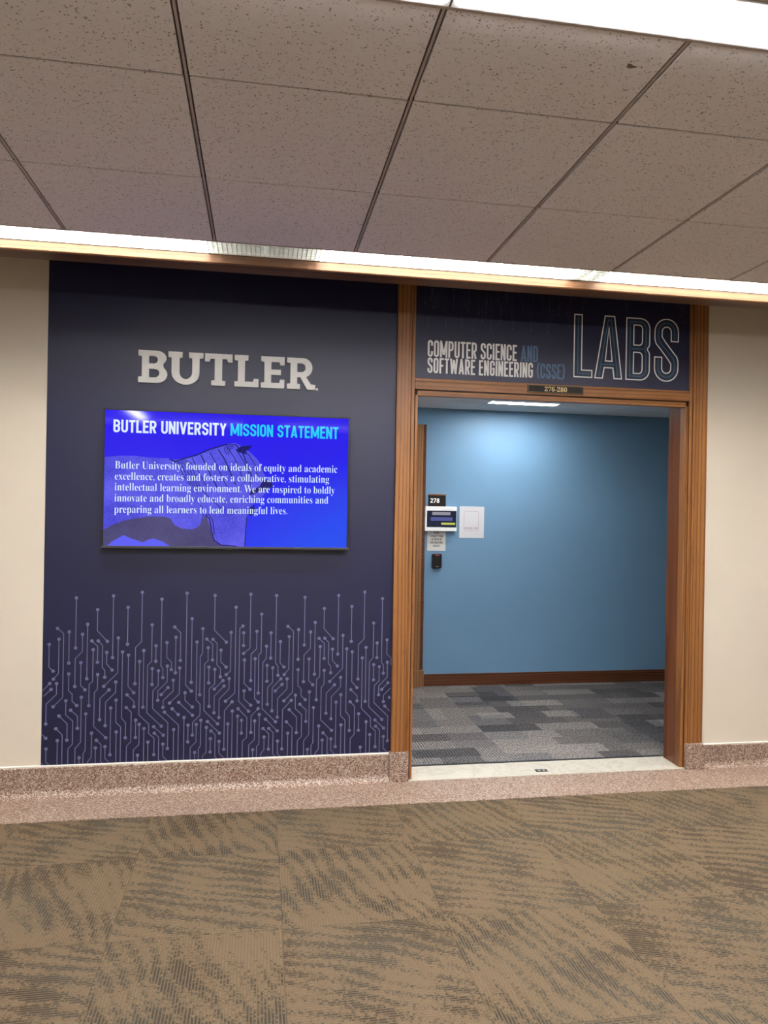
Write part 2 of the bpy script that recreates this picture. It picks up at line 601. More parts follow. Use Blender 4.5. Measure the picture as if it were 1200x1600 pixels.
def screen_hide(name, lo, hi):
    m, nt, b = new_mat(name)
    nb = NB(nt)
    c = nb.coord()
    f = nb.noise(c, 170, 3, 0.7)
    g = nb.noise(c, 7, 2)
    col = nb.ramp(nb.math('ADD', nb.math('MULTIPLY', f, 0.55), nb.math('MULTIPLY', g, 0.45)), (0.36, lo), (0.64, hi))
    b.inputs['Base Color'].default_value = (0.004, 0.004, 0.006, 1)
    b.inputs['Roughness'].default_value = 0.06
    b.inputs['Specular IOR Level'].default_value = 0.22
    nb.link(col, b.inputs['Emission Color'])
    b.inputs['Emission Strength'].default_value = 1.0
    return m
M['screen_horse'] = screen_hide('screen_horse', (0.040, 0.038, 0.60), (0.125, 0.118, 0.86))
M['screen_shade'] = screen_hide('screen_shade', (0.045, 0.038, 0.14), (0.075, 0.065, 0.20))
M['screen_light'] = screen_mat('screen_light', (0.10, 0.105, 0.88, 1))
M['screen_line'] = screen_mat('screen_line', (0.007, 0.006, 0.14, 1))

# ------------------------------------------------------------------ the place: main dimensions (metres)
WALL = 3.98          # corridor face of the wall
BACKW = 6.11         # blue wall
CEIL = 2.6315
XL, XR = -5.0, 7.0
YB = -3.0           # far side of the corridor behind the photographer
HI = 3.0             # raised ceiling over the wall cove

# floors
struct('floor', B((XL, XR, YB, 3.65, -0.1, 0.0)), M['carpet'])
struct('floor_border', B((XL, XR, 3.65, 3.95, -0.1, 0.003)), M['terrazzo'])
struct('floor_room', B((-0.4, 7.6, 4.186, BACKW, -0.1, 0.004)), M['carpet_grey'])
th = struct('trim_1', B((0.826, 2.477, 3.95, 4.168, -0.1, 0.006)), M['marble'])
struct('trim_2', B((0.845, 2.453, 4.168, 4.186, -0.1, 0.009)), M['rubber'])

# walls
struct('wall_left', B((XL, 0.7235, WALL, 4.17, 0, HI)), M['beige'])
struct('wall_right', B((2.592, XR, WALL, 4.17, 0, HI)), M['beige'])
struct('wall_upper', B((0.7235, 2.592, 3.99, 4.17, 2.2, HI)), M['beige'])
struct('wall_opposite', B((XL, XR, YB - 0.15, YB, 0, HI)), M['beige_bounce'])
struct('wall_end_left', B((XL - 0.15, XL, YB, 4.17, 0, HI)), M['beige_bounce'])
struct('wall_end_right', B((XR, XR + 0.15, YB, 4.17, 0, HI)), M['beige_bounce'])
struct('wall_back', B((-0.4, 7.6, BACKW, BACKW + 0.15, 0, 2.7)), M['blue'])
struct('wall_room_left', B((-0.55, -0.4, 4.17, BACKW + 0.15, 0, 2.7)), M['blue'])
struct('wall_room_right', B((7.6, 7.75, 4.17, BACKW + 0.15, 0, 2.7)), M['blue'])

# corridor ceiling: tiles in a grid, one surface
GX0, GP = -0.825, 0.61
ROWS = [3.236, 2.629, 2.019, 1.632]          # tile edges from the cove towards the camera
cb = bmesh.new()
xs = [GX0 + GP * k for k in range(-7, 14)]
spans = [(2.629, 3.236), (2.019, 2.629), (1.632, 2.019), (0.80, 1.468), (0.19, 0.80), (-0.42, 0.19), (-1.03, -0.42), (-1.64, -1.03), (-2.10, -1.64)]
for i in range(len(xs) - 1):
    for (ya, yb) in spans:
        t = bmesh.new()
        box(t, xs[i] + 0.0085, xs[i + 1] - 0.0085, ya + 0.0035, yb - 0.0040, CEIL, CEIL + 0.014)
        bevel(t, 0.002, 1)
        me = bpy.data.meshes.new('t'); t.to_mesh(me); t.free(); cb.from_mesh(me); bpy.data.meshes.remove(me)
ceil = struct('ceiling', cb, M['tile'])
gb = bmesh.new()
for xx in xs:
    for (ya, yb) in ((1.632, 3.236), (-2.10, 1.468)):
        box(gb, xx - 0.0035, xx + 0.0035, ya, yb, CEIL + 0.002, CEIL + 0.013)
for (a, b_) in ((3.2335, 3.2395), (1.624, 1.634), (1.466, 1.476)):
    box(gb, xs[0], xs[-1], a, b_, CEIL - 0.001, CEIL + 0.013)
cg = bmesh.new()
for yy in (2.629, 2.019, 0.80, 0.19, -0.42, -1.03, -1.64):
    box(cg, xs[0], xs[-1], yy - 0.003, yy + 0.003, CEIL + 0.0045, CEIL + 0.013)
obj('ceiling_cross_tee', cg, M['grid_dark'], ceil)
obj('ceiling_grid', gb, M['grid'], ceil)
obj('ceiling_reveal', B((XL, XR, -2.10, 3.24, CEIL + 0.0145, CEIL + 0.03)), M['grid_dark'], ceil)
sb = bmesh.new()
sp = [(0.9136 + 0.014 * math.cos(a) * (1 + 0.5 * math.cos(3 * a)), 1.7513 + 0.008 * math.sin(a) * (1 + 0.4 * math.sin(2 * a))) for a in [i * math.pi / 8 for i in range(16)]]
f = sb.faces.new([sb.verts.new((x, y, CEIL - 0.0006)) for x, y in sp])
f.normal_update()
if f.normal.z > 0:
    f.normal_flip()
obj('tile_chip', sb, M['grid_dark'], ceil)
# raised ceiling over the coves on both sides
struct('ceiling_cove', B((XL, XR, 3.24, 4.17, HI, HI + 0.1), (XL, XR, YB - 0.15, -2.1, HI, HI + 0.1)), M['beige_bounce'])
# room ceiling
rb = bmesh.new()
RC = 2.372
rxs = [1.777 + 0.595 * k for k in range(-4, 11)]
rys = [(5.72, BACKW), (5.115, 5.72), (4.51, 5.115), (4.16, 4.51)]
for i in range(len(rxs) - 1):
    for (ya, yb) in rys:
        if ya == 4.51 and i == 2:
            continue
        if ya == 5.115 and i == 4:
            yb = 5.587
        box(rb, max(-0.4, rxs[i] + 0.004), min(7.6, rxs[i + 1] - 0.004), ya + 0.003, yb - 0.003, RC, RC + 0.012)
rce = struct('ceiling_room', rb, M['room_tile'])
obj('ceiling_grid', B((-0.4, 7.6, 4.16, BACKW, RC + 0.013, RC + 0.03)), M['room_gap'], rce)

# wooden valance along the cove (two lengths, butt joint) with its riser
for k, (a, b_, mt) in enumerate(((XL, 0.118, M['oak_trim']), (0.119, XR, M['oak_trim']))):
    v = bmesh.new()
    profile_x(v, [(3.388, 2.622), (3.388, 2.590), (3.393, 2.5845), (3.500, 2.5845), (3.506, 2.590), (3.506, 2.640), (3.388, 2.640)], a, b_)
    struct('trim_%d' % (3 + k), v, mt)
struct('trim_5', B((XL, XR, 3.49, 3.506, 2.64, HI)), M['oak_trim'])
struct('trim_6', B((XL, XR, -2.37, -2.25, 2.585, 2.64), (XL, XR, -2.37, -2.355, 2.64, HI)), M['oak_trim'])

# terrazzo base with cove, and its caulk line
def base_profile(top, face=3.962):
    p = [(3.9, 0.002), (3.915, 0.0035)]
    r = 0.042
    cx, cz = face - r, 0.0035 + r
    p += [(cx + r * math.sin(math.radians(a)), cz - r * math.cos(math.radians(a))) for a in range(0, 91, 10)]
    p += [(face, top - 0.003), (face + 0.003, top), (3.981, top), (3.981, 0.002)]
    return p
v = bmesh.new(); profile_x(v, base_profile(0.150), XL, 0.716); struct('baseboard_left', v, M['terrazzo'])
v = bmesh.new(); profile_x(v, base_profile(0.132), 2.588, XR); struct('baseboard_right', v, M['terrazzo'])
struct('trim_7', B((XL, 0.716, 3.9705, 3.982, 0.149, 0.158), bev=0.003), M['caulk'])
struct('trim_8', B((2.592, XR, 3.9705, 3.982, 0.131, 0.138), bev=0.002), M['caulk'])
struct('baseboard_back', B((1.387, 7.6, 6.090, 6.112, 0.0, 0.088), (1.387, 7.6, 6.096, 6.112, 0.088, 0.104), bev=0.002), M['oak_base'])

# ------------------------------------------------------------------ wide doorway (door_1)
d1 = bpy.data.objects.new('door_1', None)
COL.objects.link(d1)
d1.location = (1.65, 3.97, 0)
WORLD_LOC['door_1'] = Vector((1.65, 3.97, 0))
d1['kind'] = 'structure'
# left casing: flat board with a small bead beside a groove
def casing(x0, x1, bead_right, zb):
    bm = B((x0, x1, 3.956, 3.992, zb, HI - 0.02), bev=0.002)
    return bm
obj('casing', B((0.7240, 0.8040, 3.955, 3.992, 0.165, HI - 0.02), bev=0.0025), M['oak_v'], d1)
obj('casing', B((2.4985, 2.5790, 3.955, 3.992, 0.150, HI - 0.02), bev=0.0025), M['oak_v'], d1)
obj('casing_bead', B((0.8060, 0.8260, 3.960, 3.992, 0.008, 2.166), bev=0.002), M['oak_v'], d1)
obj('casing_bead', B((0.8060, 0.8260, 3.960, 3.992, 2.166, HI - 0.02), bev=0.002), M['oak_v'], d1)
obj('casing_bead', B((2.4770, 2.4965, 3.960, 3.992, 0.008, HI - 0.02), bev=0.002), M['oak_v'], d1)
obj('casing_bead', B((2.5805, 2.5920, 3.960, 3.992, 0.150, HI - 0.02), bev=0.002), M['oak_v'], d1)
obj('head_rail', B((0.8265, 2.4765, 3.958, 3.992, 2.160, 2.2045), bev=0.002), M['oak_h'], d1)
obj('head_bead', B((0.8265, 2.4765, 3.962, 3.992, 2.2055, 2.2215), bev=0.002), M['oak_h'], d1)
obj('head_stop', B((0.8300, 2.4730, 3.968, 4.002, 2.126, 2.154), bev=0.002), M['oak_h'], d1)
obj('side_stop', B((0.8300, 0.8455, 3.968, 4.02, 0.007, 2.154), bev=0.002), M['oak_v'], d1)
obj('side_stop', B((2.4535, 2.4735, 3.968, 4.02, 0.007, 2.154), bev=0.002), M['oak_v'], d1)
obj('jamb', B((0.8265, 0.8440, 4.0, 4.172, 0.007, 2.175), bev=0.001), M['oak_jamb'], d1)
obj('jamb', B((2.4555, 2.4800, 4.0, 4.146, 0.007, 2.175), bev=0.001), M['oak_jamb'], d1)
obj('head_jamb', B((0.8440, 2.4555, 4.0, 4.172, 2.158, 2.175), bev=0.001), M['oak_h'], d1)
# grounds filling the wall thickness behind the boards
obj('lining', B((0.722, 0.8270, 3.988, 4.17, 0.0, 2.21), (2.4795, 2.593, 3.988, 4.17, 0.0, 2.21), (0.8265, 2.48, 3.992, 4.17, 2.1745, 2.21)), M['oak_jamb'], d1)
# terrazzo plinth blocks at the foot of the casings
obj('plinth_block', B((0.7150, 0.8240, 3.946, 3.990, 0.002, 0.165), bev=0.004), M['terrazzo'], d1)
obj('plinth_block', B((2.4790, 2.5895, 3.936, 3.990, 0.002, 0.150), bev=0.004), M['terrazzo'], d1)
# strike plate let into the marble sill
st = bmesh.new()
st = B((1.583, 1.655, 3.997, 4.035, 0.0045, 0.0075), bev=0.0008, seg=1)
strike = tag(obj('strike_plate', st, M['black_metal'], recenter=True), 'small dark metal strike plate let into the white marble door sill', 'strike plate')
obj('slot', B((1.600, 1.612, 4.010, 4.024, 0.0074, 0.0079), (1.628, 1.640, 4.010, 4.024, 0.0074, 0.0079)), M['marble'], strike)

# ------------------------------------------------------------------ door in the blue room (door_2), only its right casing shows
d2 = bpy.data.objects.new('door_2', None)
COL.objects.link(d2)
d2.location = (0.85, 6.1, 0)
WORLD_LOC['door_2'] = Vector((0.85, 6.1, 0))
d2['kind'] = 'structure'
obj('casing', B((1.275, 1.350, 6.078, 6.112, 0.0, 2.225), bev=0.002), M['oak_room'], d2)
obj('casing_bead', B((1.352, 1.377, 6.086, 6.112, 0.0, 2.225), bev=0.002), M['oak_base'], d2)
obj('casing', B((0.28, 0.355, 6.078, 6.112, 0.0, 2.225), bev=0.002), M['oak_room'], d2)
obj('head_casing', B((0.28, 1.377, 6.080, 6.112, 2.1725, 2.227), bev=0.002), M['oak_base'], d2)
obj('plinth_block', B((1.27, 1.386, 6.072, 6.112, 0.0, 0.145), bev=0.003), M['oak_room'], d2)
obj('slab', B((0.36, 1.27, 6.092, 6.110, 0.01, 2.17)), M['oak_room'], d2)

# ------------------------------------------------------------------ lettering helpers
_FONT = {}
def fancy(s, style):
    up, lo, dg = {'serif': (0x1D400, 0x1D41A, 0x1D7CE), 'sans': (0x1D5D4, 0x1D5EE, 0x1D7EC)}[style]
    r = ''
    for ch in s:
        if 'A' <= ch <= 'Z': r += chr(up + ord(ch) - 65)
        elif 'a' <= ch <= 'z': r += chr(lo + ord(ch) - 97)
        elif ch.isdigit(): r += chr(dg + ord(ch) - 48)
        else: r += ch
    return r

def text_mesh(s, offset=0.0):
    cu = bpy.data.curves.new('txt', 'FONT')
    cu.body = s
    cu.size = 1.0
    cu.offset = offset
    cu.resolution_u = 4
    o = bpy.data.objects.new('txt', cu)
    COL.objects.link(o)
    dg = bpy.context.evaluated_depsgraph_get()
    me = bpy.data.meshes.new_from_object(o.evaluated_get(dg))
    bpy.data.objects.remove(o)
    bpy.data.curves.remove(cu)
    return me

def cap_height(style):
    if style not in _FONT:
        me = text_mesh(fancy('H', style))
        _FONT[style] = max(v.co.y for v in me.vertices)
        bpy.data.meshes.remove(me)
    return _FONT[style]

def write(bm, s, style, x0, x1, z, cap, y, offset=0.0, dz=0.0):
    """lettering from x0 to x1 on baseline z, capitals cap tall; dz lifts the right end"""
    me = text_mesh(fancy(s, style), offset)
    xs_ = [v.co.x for v in me.vertices]
    a, b_ = min(xs_), max(xs_)
    kx = (x1 - x0) / (b_ - a)
    kz = cap / cap_height(style)
    for v in me.vertices:
        t = (v.co.x - a) / (b_ - a)
        v.co = Vector((x0 + (v.co.x - a) * kx, y, z + v.co.y * kz + dz * t))
    n0 = len(bm.faces)
    bm.from_mesh(me)
    bpy.data.meshes.remove(me)
    bm.faces.ensure_lookup_table()
    for f in bm.faces[n0:]:
        f.normal_update()
        if f.normal.y > 0:
            f.normal_flip()

def glyph(ch, w, t):
    """centre lines of a tall condensed capital: box w wide, 1 tall, stroke t -> [(points, closed)]"""
    l, r, b, u = t / 2, w - t / 2, t / 2, 1 - t / 2
    m = w / 2
    q = min(0.30 * w + 0.02, (r - l) / 2)
    qz = q * 1.15
    TL = arc(l + q, u - qz, q, qz, 180, 90)
    TR = arc(r - q, u - qz, q, qz, 90, 0)
    BR = arc(r - q, b + qz, q, qz, 0, -90)
    BL = arc(l + q, b + qz, q, qz, 270, 180)
    if ch == 'O': return [(TL + TR + BR + BL, True)]
    if ch == 'C': return [([(r, 0.66)] + TR[::-1] + TL[::-1] + BL[::-1] + BR[::-1] + [(r, 0.34)], False)]
    if ch == 'G': return [([(r, 0.68)] + TR[::-1] + TL[::-1] + BL[::-1] + BR[::-1] + [(r, 0.48), (m, 0.48)], False)]
    if ch == 'S':
        return [([(r, 0.69)] + TR[::-1] + TL[::-1] + [(l, 0.66), (l + 0.06 * w, 0.60), (r - 0.06 * w, 0.42), (r, 0.35)] + BR + BL + [(l, 0.31)], False)]
    if ch == 'D': return [([(l, b), (l, u)] + TR + BR, True)]
    if ch == 'U': return [([(l, 1)] + BL[::-1] + BR[::-1] + [(r, 1)], False)]
    if ch == 'B':
        U2 = arc(r - q, 0.52 + qz, q, qz, 0, -90)
        L2 = arc(r - q, 0.52 - qz, q, qz, 90, 0)
        return [([(l, b), (l, u)] + TR + U2 + [(l, 0.52)], False), ([(r - q, 0.52)] + L2[1:] + BR + [(l, b)], False)]
    if ch in 'PR':
        U2 = arc(r - q, 0.46 + qz, q, qz, 0, -90)
        out = [([(l, 0), (l, u)] + TR + U2 + [(l, 0.46)], False)]
        if ch == 'R':
            out.append(([(r - q - 0.01, 0.46), (r - 0.02 * w, 0.38), (r, 0.30), (r, 0)], False) if False else ([(m, 0.46), (r, 0)], False))
        return out
    if ch == 'E': return [([(w, u), (l, u), (l, b), (w, b)], False), ([(l, 0.52), (w * 0.92, 0.52)], False)]
    if ch == 'F': return [([(w, u), (l, u), (l, 0)], False), ([(l, 0.50), (w * 0.92, 0.50)], False)]
    if ch == 'L': return [([(l, 1), (l, b), (w, b)], False)]
    if ch == 'I': return [([(t / 2, 0), (t / 2, 1)], False)]
    if ch == 'T': return [([(0, u), (w, u)], False), ([(m, 0), (m, 1 - t)], False)]
    if ch == 'N': return [([(l, 0), (l, 1)], False), ([(l, 1 - t * 0.3), (r, t * 0.3)], False), ([(r, 0), (r, 1)], False)]
    if ch == 'M': return [([(l, 0), (l, 1)], False), ([(l, 1), (m, 0.15)], False), ([(m, 0.15), (r, 1)], False), ([(r, 0), (r, 1)], False)]
    if ch == 'W': return [([(l, 1), (w * 0.28, 0)], False), ([(w * 0.28, 0), (m, 0.92)], False), ([(m, 0.92), (w * 0.72, 0)], False), ([(w * 0.72, 0), (r, 1)], False)]
    if ch == 'V': return [([(l, 1), (m, 0)], False), ([(m, 0), (r, 1)], False)]
    if ch == 'A': return [([(l, 0), (m, 1)], False), ([(m, 1), (r, 0)], False), ([(w * 0.22, 0.24), (w * 0.78, 0.24)], False)]
    if ch == 'Y': return [([(l, 1), (m, 0.45), (r, 1)], False), ([(m, 0.45), (m, 0)], False)]
    if ch == '(': return [([(w, 1.05), (w * 0.5, 0.88), (w * 0.3, 0.5), (w * 0.5, 0.12), (w, -0.05)], False)]
    if ch == ')': return [([(0, 1.05), (w * 0.5, 0.88), (w * 0.7, 0.5), (w * 0.5, 0.12), (0, -0.05)], False)]
    return []

WID = {'I': 0.0, 'M': 1.42, 'W': 1.55, ' ': 0.42, 'E': 0.86, 'F': 0.84, 'L': 0.84, 'T': 0.92, '(': 0.6, ')': 0.6, 'A': 1.1, 'V': 1.08, 'Y': 1.05}
def condensed(bm, runs, x0, x1, z, h, t, y, gap=0.32):
    """runs of condensed capitals filling x0..x1; t = stroke / height; one bmesh per run"""
    s = ''.join(r for r, _ in runs)
    units = sum(WID.get(c, 1.0) for c in s) + gap * (len(s) - 1)
    fixed = sum(t * h * 1.0 for c in s if c == 'I')
    k = (x1 - x0 - fixed) / units
    x = x0
    i = 0
    for run, tgt in runs:
        for c in run:
            w = (t * h) if c == 'I' else WID.get(c, 1.0) * k
            for pts, closed in glyph(c, w / h, t):
                i += 1
                stroke(tgt, [(x + a * h, z + b_ * h) for a, b_ in pts], t * h, y - 0.00002 * (i % 7), closed, (z - 0.05 * h, z + 1.05 * h) if c in '()' else (z, z + h))
            x += w + gap * k

# ------------------------------------------------------------------ navy wall graphic with its circuit traces
MX0, MX1, MZ0 = -1.084, 0.7235, 0.158
mural = tag(obj('wall_mural', B((MX0, MX1, 3.9772, 3.9815, MZ0, HI - 0.03)), M['navy'], recenter=True),
            'navy blue wall mural with circuit traces along its foot, left of the doorway', 'mural')
TRACES = """dd -925 1012 -925 755|dd -743 1022 -743 703|d-d -820 951 -820 842 -770 787|dd -670 962 -670 771|dd -868 876 -868 596|d--d -1014 856 -984 830 -984 502 -1029 456|dd -957 838 -957 678|d-d -1006 801 -1006 626 -1030 597|d-d -1053 775 -1053 659 -1032 638|d--d -892 825 -892 736 -926 700 -926 557|d-d -846 790 -817 762 -817 680|d---d -815 790 -793 766 -793 654 -780 636 -780 602|d--d -839 745 -839 582 -856 567 -856 457|d-d -772 730 -772 670 -744 638|d-d -716 804 -716 624 -784 555|d--d -694 731 -694 389 -673 362 -673 285|d-d -898 679 -898 562 -876 539|d---d -956 622 -956 536 -938 518 -938 481 -915 459|d---d -815 616 -815 541 -830 523 -830 348 -770 289|d--d -725 576 -725 523 -774 472 -774 352|d-d -664 714 -664 552 -635 518|d--d -1014 574 -1014 519 -1063 470 -1063 369|d----b -968 485 -968 412 -933 380 -933 261 -954 239 -954 158|d-d -990 458 -1036 408 -1036 198|d--b -893 501 -893 270 -920 238 -920 158|d-d -944 436 -910 404 -910 342|d-d -1000 408 -960 366 -960 283|d--b -870 415 -870 228 -880 210 -880 158|d-b -1014 343 -983 310 -983 158|db -1006 282 -1006 158|d-d -758 536 -802 492 -802 383|d--b -722 482 -722 367 -697 342 -697 158|dd -748 442 -748 200|d--b -840 315 -840 190 -858 168 -858 158|d--- -816 277 -793 254 -793 167 -774 146|db -820 238 -820 158|d-d -773 243 -773 183 -744 150|db -719 317 -719 158|d-d -668 508 -633 473 -633 446|d---b -671 442 -646 417 -646 263 -667 241 -667 158|db -899 190 -899 158|d-d -1060 241 -1060 174 -1034 148|d--d -600 1040 -600 784 -630 753 -630 565|d---d -548 870 -548 681 -568 659 -568 412 -494 340|d--d -501 1004 -501 655 -490 638 -490 594|dd -527 761 -527 680|dd -588 737 -588 442|d----d -608 680 -608 403 -557 352 -557 304 -529 278 -529 192|d--d -472 777 -472 699 -448 675 -448 635|dd -544 642 -544 559|d----d -513 630 -513 553 -539 526 -539 433 -461 357 -461 222|d-d -434 858 -403 828 -403 682|dd -427 804 -427 618|d-d -374 1035 -374 552 -344 520|dd -346 901 -346 566|d--d -468 654 -468 571 -514 526 -514 476|d-d -405 643 -405 507 -454 460|d--d -437 579 -437 522 -487 474 -487 438|dd -463 541 -497 505|d----d -319 778 -319 473 -298 449 -298 392 -335 355 -335 288|d--d -290 848 -290 717 -301 702 -301 499|d-d -269 793 -238 765 -238 682|d---d -237 791 -215 769 -215 656 -196 635 -196 592|d---d -261 747 -261 678 -278 662 -278 415 -206 343|dd -256 644 -256 561|d--d -225 632 -225 555 -252 530 -252 437|d-d -195 733 -195 671 -167 643|d-d -230 1023 -230 839 -168 775|d-d -376 512 -376 472 -338 436|dd -407 462 -336 392|dd -440 429 -409 398|d-b -479 413 -407 343 -407 158|dd -623 375 -623 285|d--b -605 353 -605 247 -632 221 -632 158|db -581 330 -581 158|db -560 259 -560 158|dd -532 338 -483 292|d--- -528 304 -506 283 -506 166 -485 147|d-d -484 246 -484 182 -457 154|db -431 320 -431 158|db -379 382 -379 158|dd -358 341 -358 253|d--b -316 343 -316 251 -345 223 -345 158|d--b -293 365 -293 230 -303 215 -303 158|db -322 196 -322 158|db -611 192 -611 158|dd -259 357 -196 294|d--b -264 326 -264 193 -281 176 -281 158|d--- -240 307 -218 286 -218 170 -203 154|dd -242 266 -242 196|d-d -197 250 -197 186 -166 157|d -258 159|dd -182 572 -226 528|d-d -176 543 -226 490 -226 402|d--d -150 581 -150 526 -200 474 -200 376|d-d -144 827 -144 621 -166 603|d-d -120 960 -120 504 -167 462|d--d -83 860 -99 846 -99 461 -46 405|dd -78 824 -78 756|d-d -44 1029 -44 741 -77 714|d--d -9 831 -9 738 -37 711 -37 569|d--d 15 923 15 716 3 706 3 501|d-d -72 679 -72 554 -40 522|d-d -16 685 -16 474 4 453|d---d 43 751 43 686 25 663 25 417 97 345|dd 66 822 66 687|d--d 92 1022 92 662 106 640 106 594|dd 48 648 48 563|d--d 78 635 78 557 52 530 52 440|d-d -71 515 -71 471 -35 437|d-d -133 458 -172 412 -172 207|db -131 409 -131 158|d---b -101 420 -54 372 -54 266 -76 247 -76 158|db -103 381 -103 158|dd -82 358 -82 290|db -153 341 -153 158|d-d 4 418 -32 380 -32 292|d--b -13 353 -13 253 -42 225 -42 158|d--b 11 386 11 227 -1 217 -1 158|db -21 199 -21 158|d-d 122 575 77 527 77 404|dd 129 545 93 510|dd 44 360 107 296|d-d 32 311 62 283 62 199|d--- 62 310 85 287 85 173 101 155|d--b 38 265 38 196 22 178 22 158|d 44 160"""
PERIOD = 1.1692
tb = bmesh.new()
seen = set()
YT = 3.9769
def clip_seg(a, b_):
    (x1, z1), (x2, z2) = a, b_
    t0, t1 = 0.0, 1.0
    dx, dz = x2 - x1, z2 - z1
    for p, qv in ((-dx, x1 - MX0 - 0.002), (dx, MX1 - 0.002 - x1), (-dz, z1 - MZ0 - 0.001), (dz, 3 - z1)):
        if abs(p) < 1e-12:
            if qv < 0: return None
        else:
            r = qv / p
            if p < 0: t0 = max(t0, r)
            else: t1 = min(t1, r)
    if t0 >= t1: return None
    return (x1 + t0 * dx, z1 + t0 * dz), (x1 + t1 * dx, z1 + t1 * dz)
for shift in (0.0, PERIOD, -PERIOD):
    for tr in TRACES.split('|'):
        w = tr.split()
        fl = w[0]
        nums = [float(a) / 1000 for a in w[1:]]
        pts = [(nums[i] + shift, nums[i + 1]) for i in range(0, len(nums), 2)]
        if fl[-1] == 'b':
            pts[-1] = (pts[-1][0], MZ0)
        key = (round(pts[0][0] / 0.012), round(pts[0][1] / 0.02))
        if any((key[0] + a, key[1] + b_) in seen for a in (-1, 0, 1) for b_ in (-1, 0, 1)):
            continue
        if shift and not any(MX0 < p[0] < MX1 for p in pts):
            continue
        if shift < 0 and max(p[1] for p in pts) > 0.72:
            continue
        seen.add(key)
        inside = all(MX0 + 0.002 < p[0] < MX1 - 0.002 for p in pts)
        if inside and len(pts) > 1:
            stroke(tb, pts, 0.0042, YT)
        else:
            for i in range(len(pts) - 1):
                c = clip_seg(pts[i], pts[i + 1])
                if c:
                    stroke(tb, list(c), 0.0042, YT)
        for i, p in enumerate(pts):
            if fl[i] == 'd' and MX0 + 0.008 < p[0] < MX1 - 0.008 and p[1] > MZ0 + 0.01:
                disc(tb, p[0], p[1], 0.0088, YT - 0.0002)
obj('circuit_traces', tb, M['trace'], mural)

# ------------------------------------------------------------------ raised slab letters
def slab_shape(ch):
    """outer outline and holes; capital height 100"""
    if ch == 'B':
        return [[(0, 0), (0, 17), (11, 19), (11, 81), (0, 83), (0, 100), (52, 100)] + arc(57, 77, 30, 23, 90, -50, 8) + arc(58, 27, 32, 27, 50, -90, 8),
                [(33, 60), (33, 83)] + arc(49, 71.5, 11, 11.5, 90, -90, 6), [(33, 17), (33, 43)] + arc(51, 30, 14, 13, 90, -90, 6)]
    if ch == 'U':
        return [[(0, 100), (0, 83), (10, 81), (10, 36)] + arc(52.5, 36, 42.5, 38, 180, 360, 14) + [(95, 81), (106, 83), (106, 100), (62, 100), (62, 83), (72, 81), (72, 38)]
                + arc(53, 38, 19, 22, 0, -180, 10) + [(34, 81), (43, 83), (43, 100)]]
    if ch == 'T':
        return [[(0, 100), (0, 74), (14, 74), (17, 84), (30, 84), (30, 17), (20, 15), (20, 0), (63, 0), (63, 15), (53, 17), (53, 84), (67, 84), (70, 74), (84, 74), (84, 100)]]
    if ch == 'L':
        return [[(0, 0), (0, 16), (10, 18), (10, 82), (0, 84), (0, 100), (41, 100), (41, 84), (31, 82), (31, 17), (55, 17), (58, 27), (72, 27), (72, 0)]]
    if ch == 'E':
        return [[(0, 0), (0, 16), (10, 18), (10, 82), (0, 84), (0, 100), (71, 100), (71, 73), (58, 73), (55, 83), (31, 83), (31, 59), (60, 59), (60, 42), (31, 42), (31, 17), (55, 17), (58, 28), (71, 28), (71, 0)]]
    if ch == 'R':
        return [[(0, 0), (0, 16), (10, 18), (10, 82), (0, 84), (0, 100), (46, 100)] + arc(48, 69, 29, 31, 90, -52, 9) + [(58, 40), (73, 17), (86, 16), (86, 0), (61, 0), (40, 38), (31, 38), (31, 18), (40, 16), (40, 0)],
                [(31, 55), (31, 83)] + arc(44, 69, 12, 14, 90, -90, 7)]

def solid_letter(outlines, x0, z0, kx, kz, yf, depth, bev):
    cu = bpy.data.curves.new('letter', 'CURVE')
    cu.dimensions = '2D'
    cu.fill_mode = 'BOTH'
    cu.extrude = depth / 2 - bev
    cu.bevel_depth = bev
    cu.bevel_resolution = 1
    cu.offset = -bev
    for pts in outlines:
        s = cu.splines.new('POLY')
        s.points.add(len(pts) - 1)
        for p, (a, b_) in zip(s.points, pts):
            p.co = (a * kx, b_ * kz, 0, 1)
        s.use_cyclic_u = True
    o = bpy.data.objects.new('letter', cu)
    COL.objects.link(o)
    dg = bpy.context.evaluated_depsgraph_get()
    me = bpy.data.meshes.new_from_object(o.evaluated_get(dg))
    bpy.data.objects.remove(o)
    bpy.data.curves.remove(cu)
    bm = bmesh.new()
    bm.from_mesh(me)
    bpy.data.meshes.remove(me)
    for v in bm.verts:
        x, y, z = v.co
        v.co = (x0 + x, yf + depth / 2 - z, z0 + y)
    bmesh.ops.recalc_face_normals(bm, faces=bm.faces)
    return bm

ZL, HL = 2.1312, 0.168
LET = [('B', -0.6385, -0.4905, 91, 'nearest the beige wall'),
       ('U', -0.4885, -0.3100, 106, 'between the B and the T'),
       ('T', -0.3025, -0.1600, 84, 'between the U and the L'),
       ('L', -0.1490, -0.0230, 72, 'between the T and the E'),
       ('E', -0.0110, 0.1137, 71, 'between the L and the R'),
       ('R', 0.1265, 0.2785, 86, 'nearest the door casing')]
for ch, a, b_, wu, where in LET:
    bm = solid_letter(slab_shape(ch), a, ZL, (b_ - a) / wu, HL / 100, 3.9655, 0.0115, 0.0012)
    tag(obj('raised_letter', bm, M['silver'], recenter=True), 'raised silver slab letter %s above the television, %s' % (ch, where), 'letter', 'raised silver letters above the television')
bm = bmesh.new()
cyl(bm, (0.2875, 3.9655, 2.1345), (0.2875, 3.977, 2.1345), 0.0068, 20)
tag(obj('registered_mark', bm, M['silver'], recenter=True), 'tiny round silver registered mark at the foot of the letter R', 'letter')

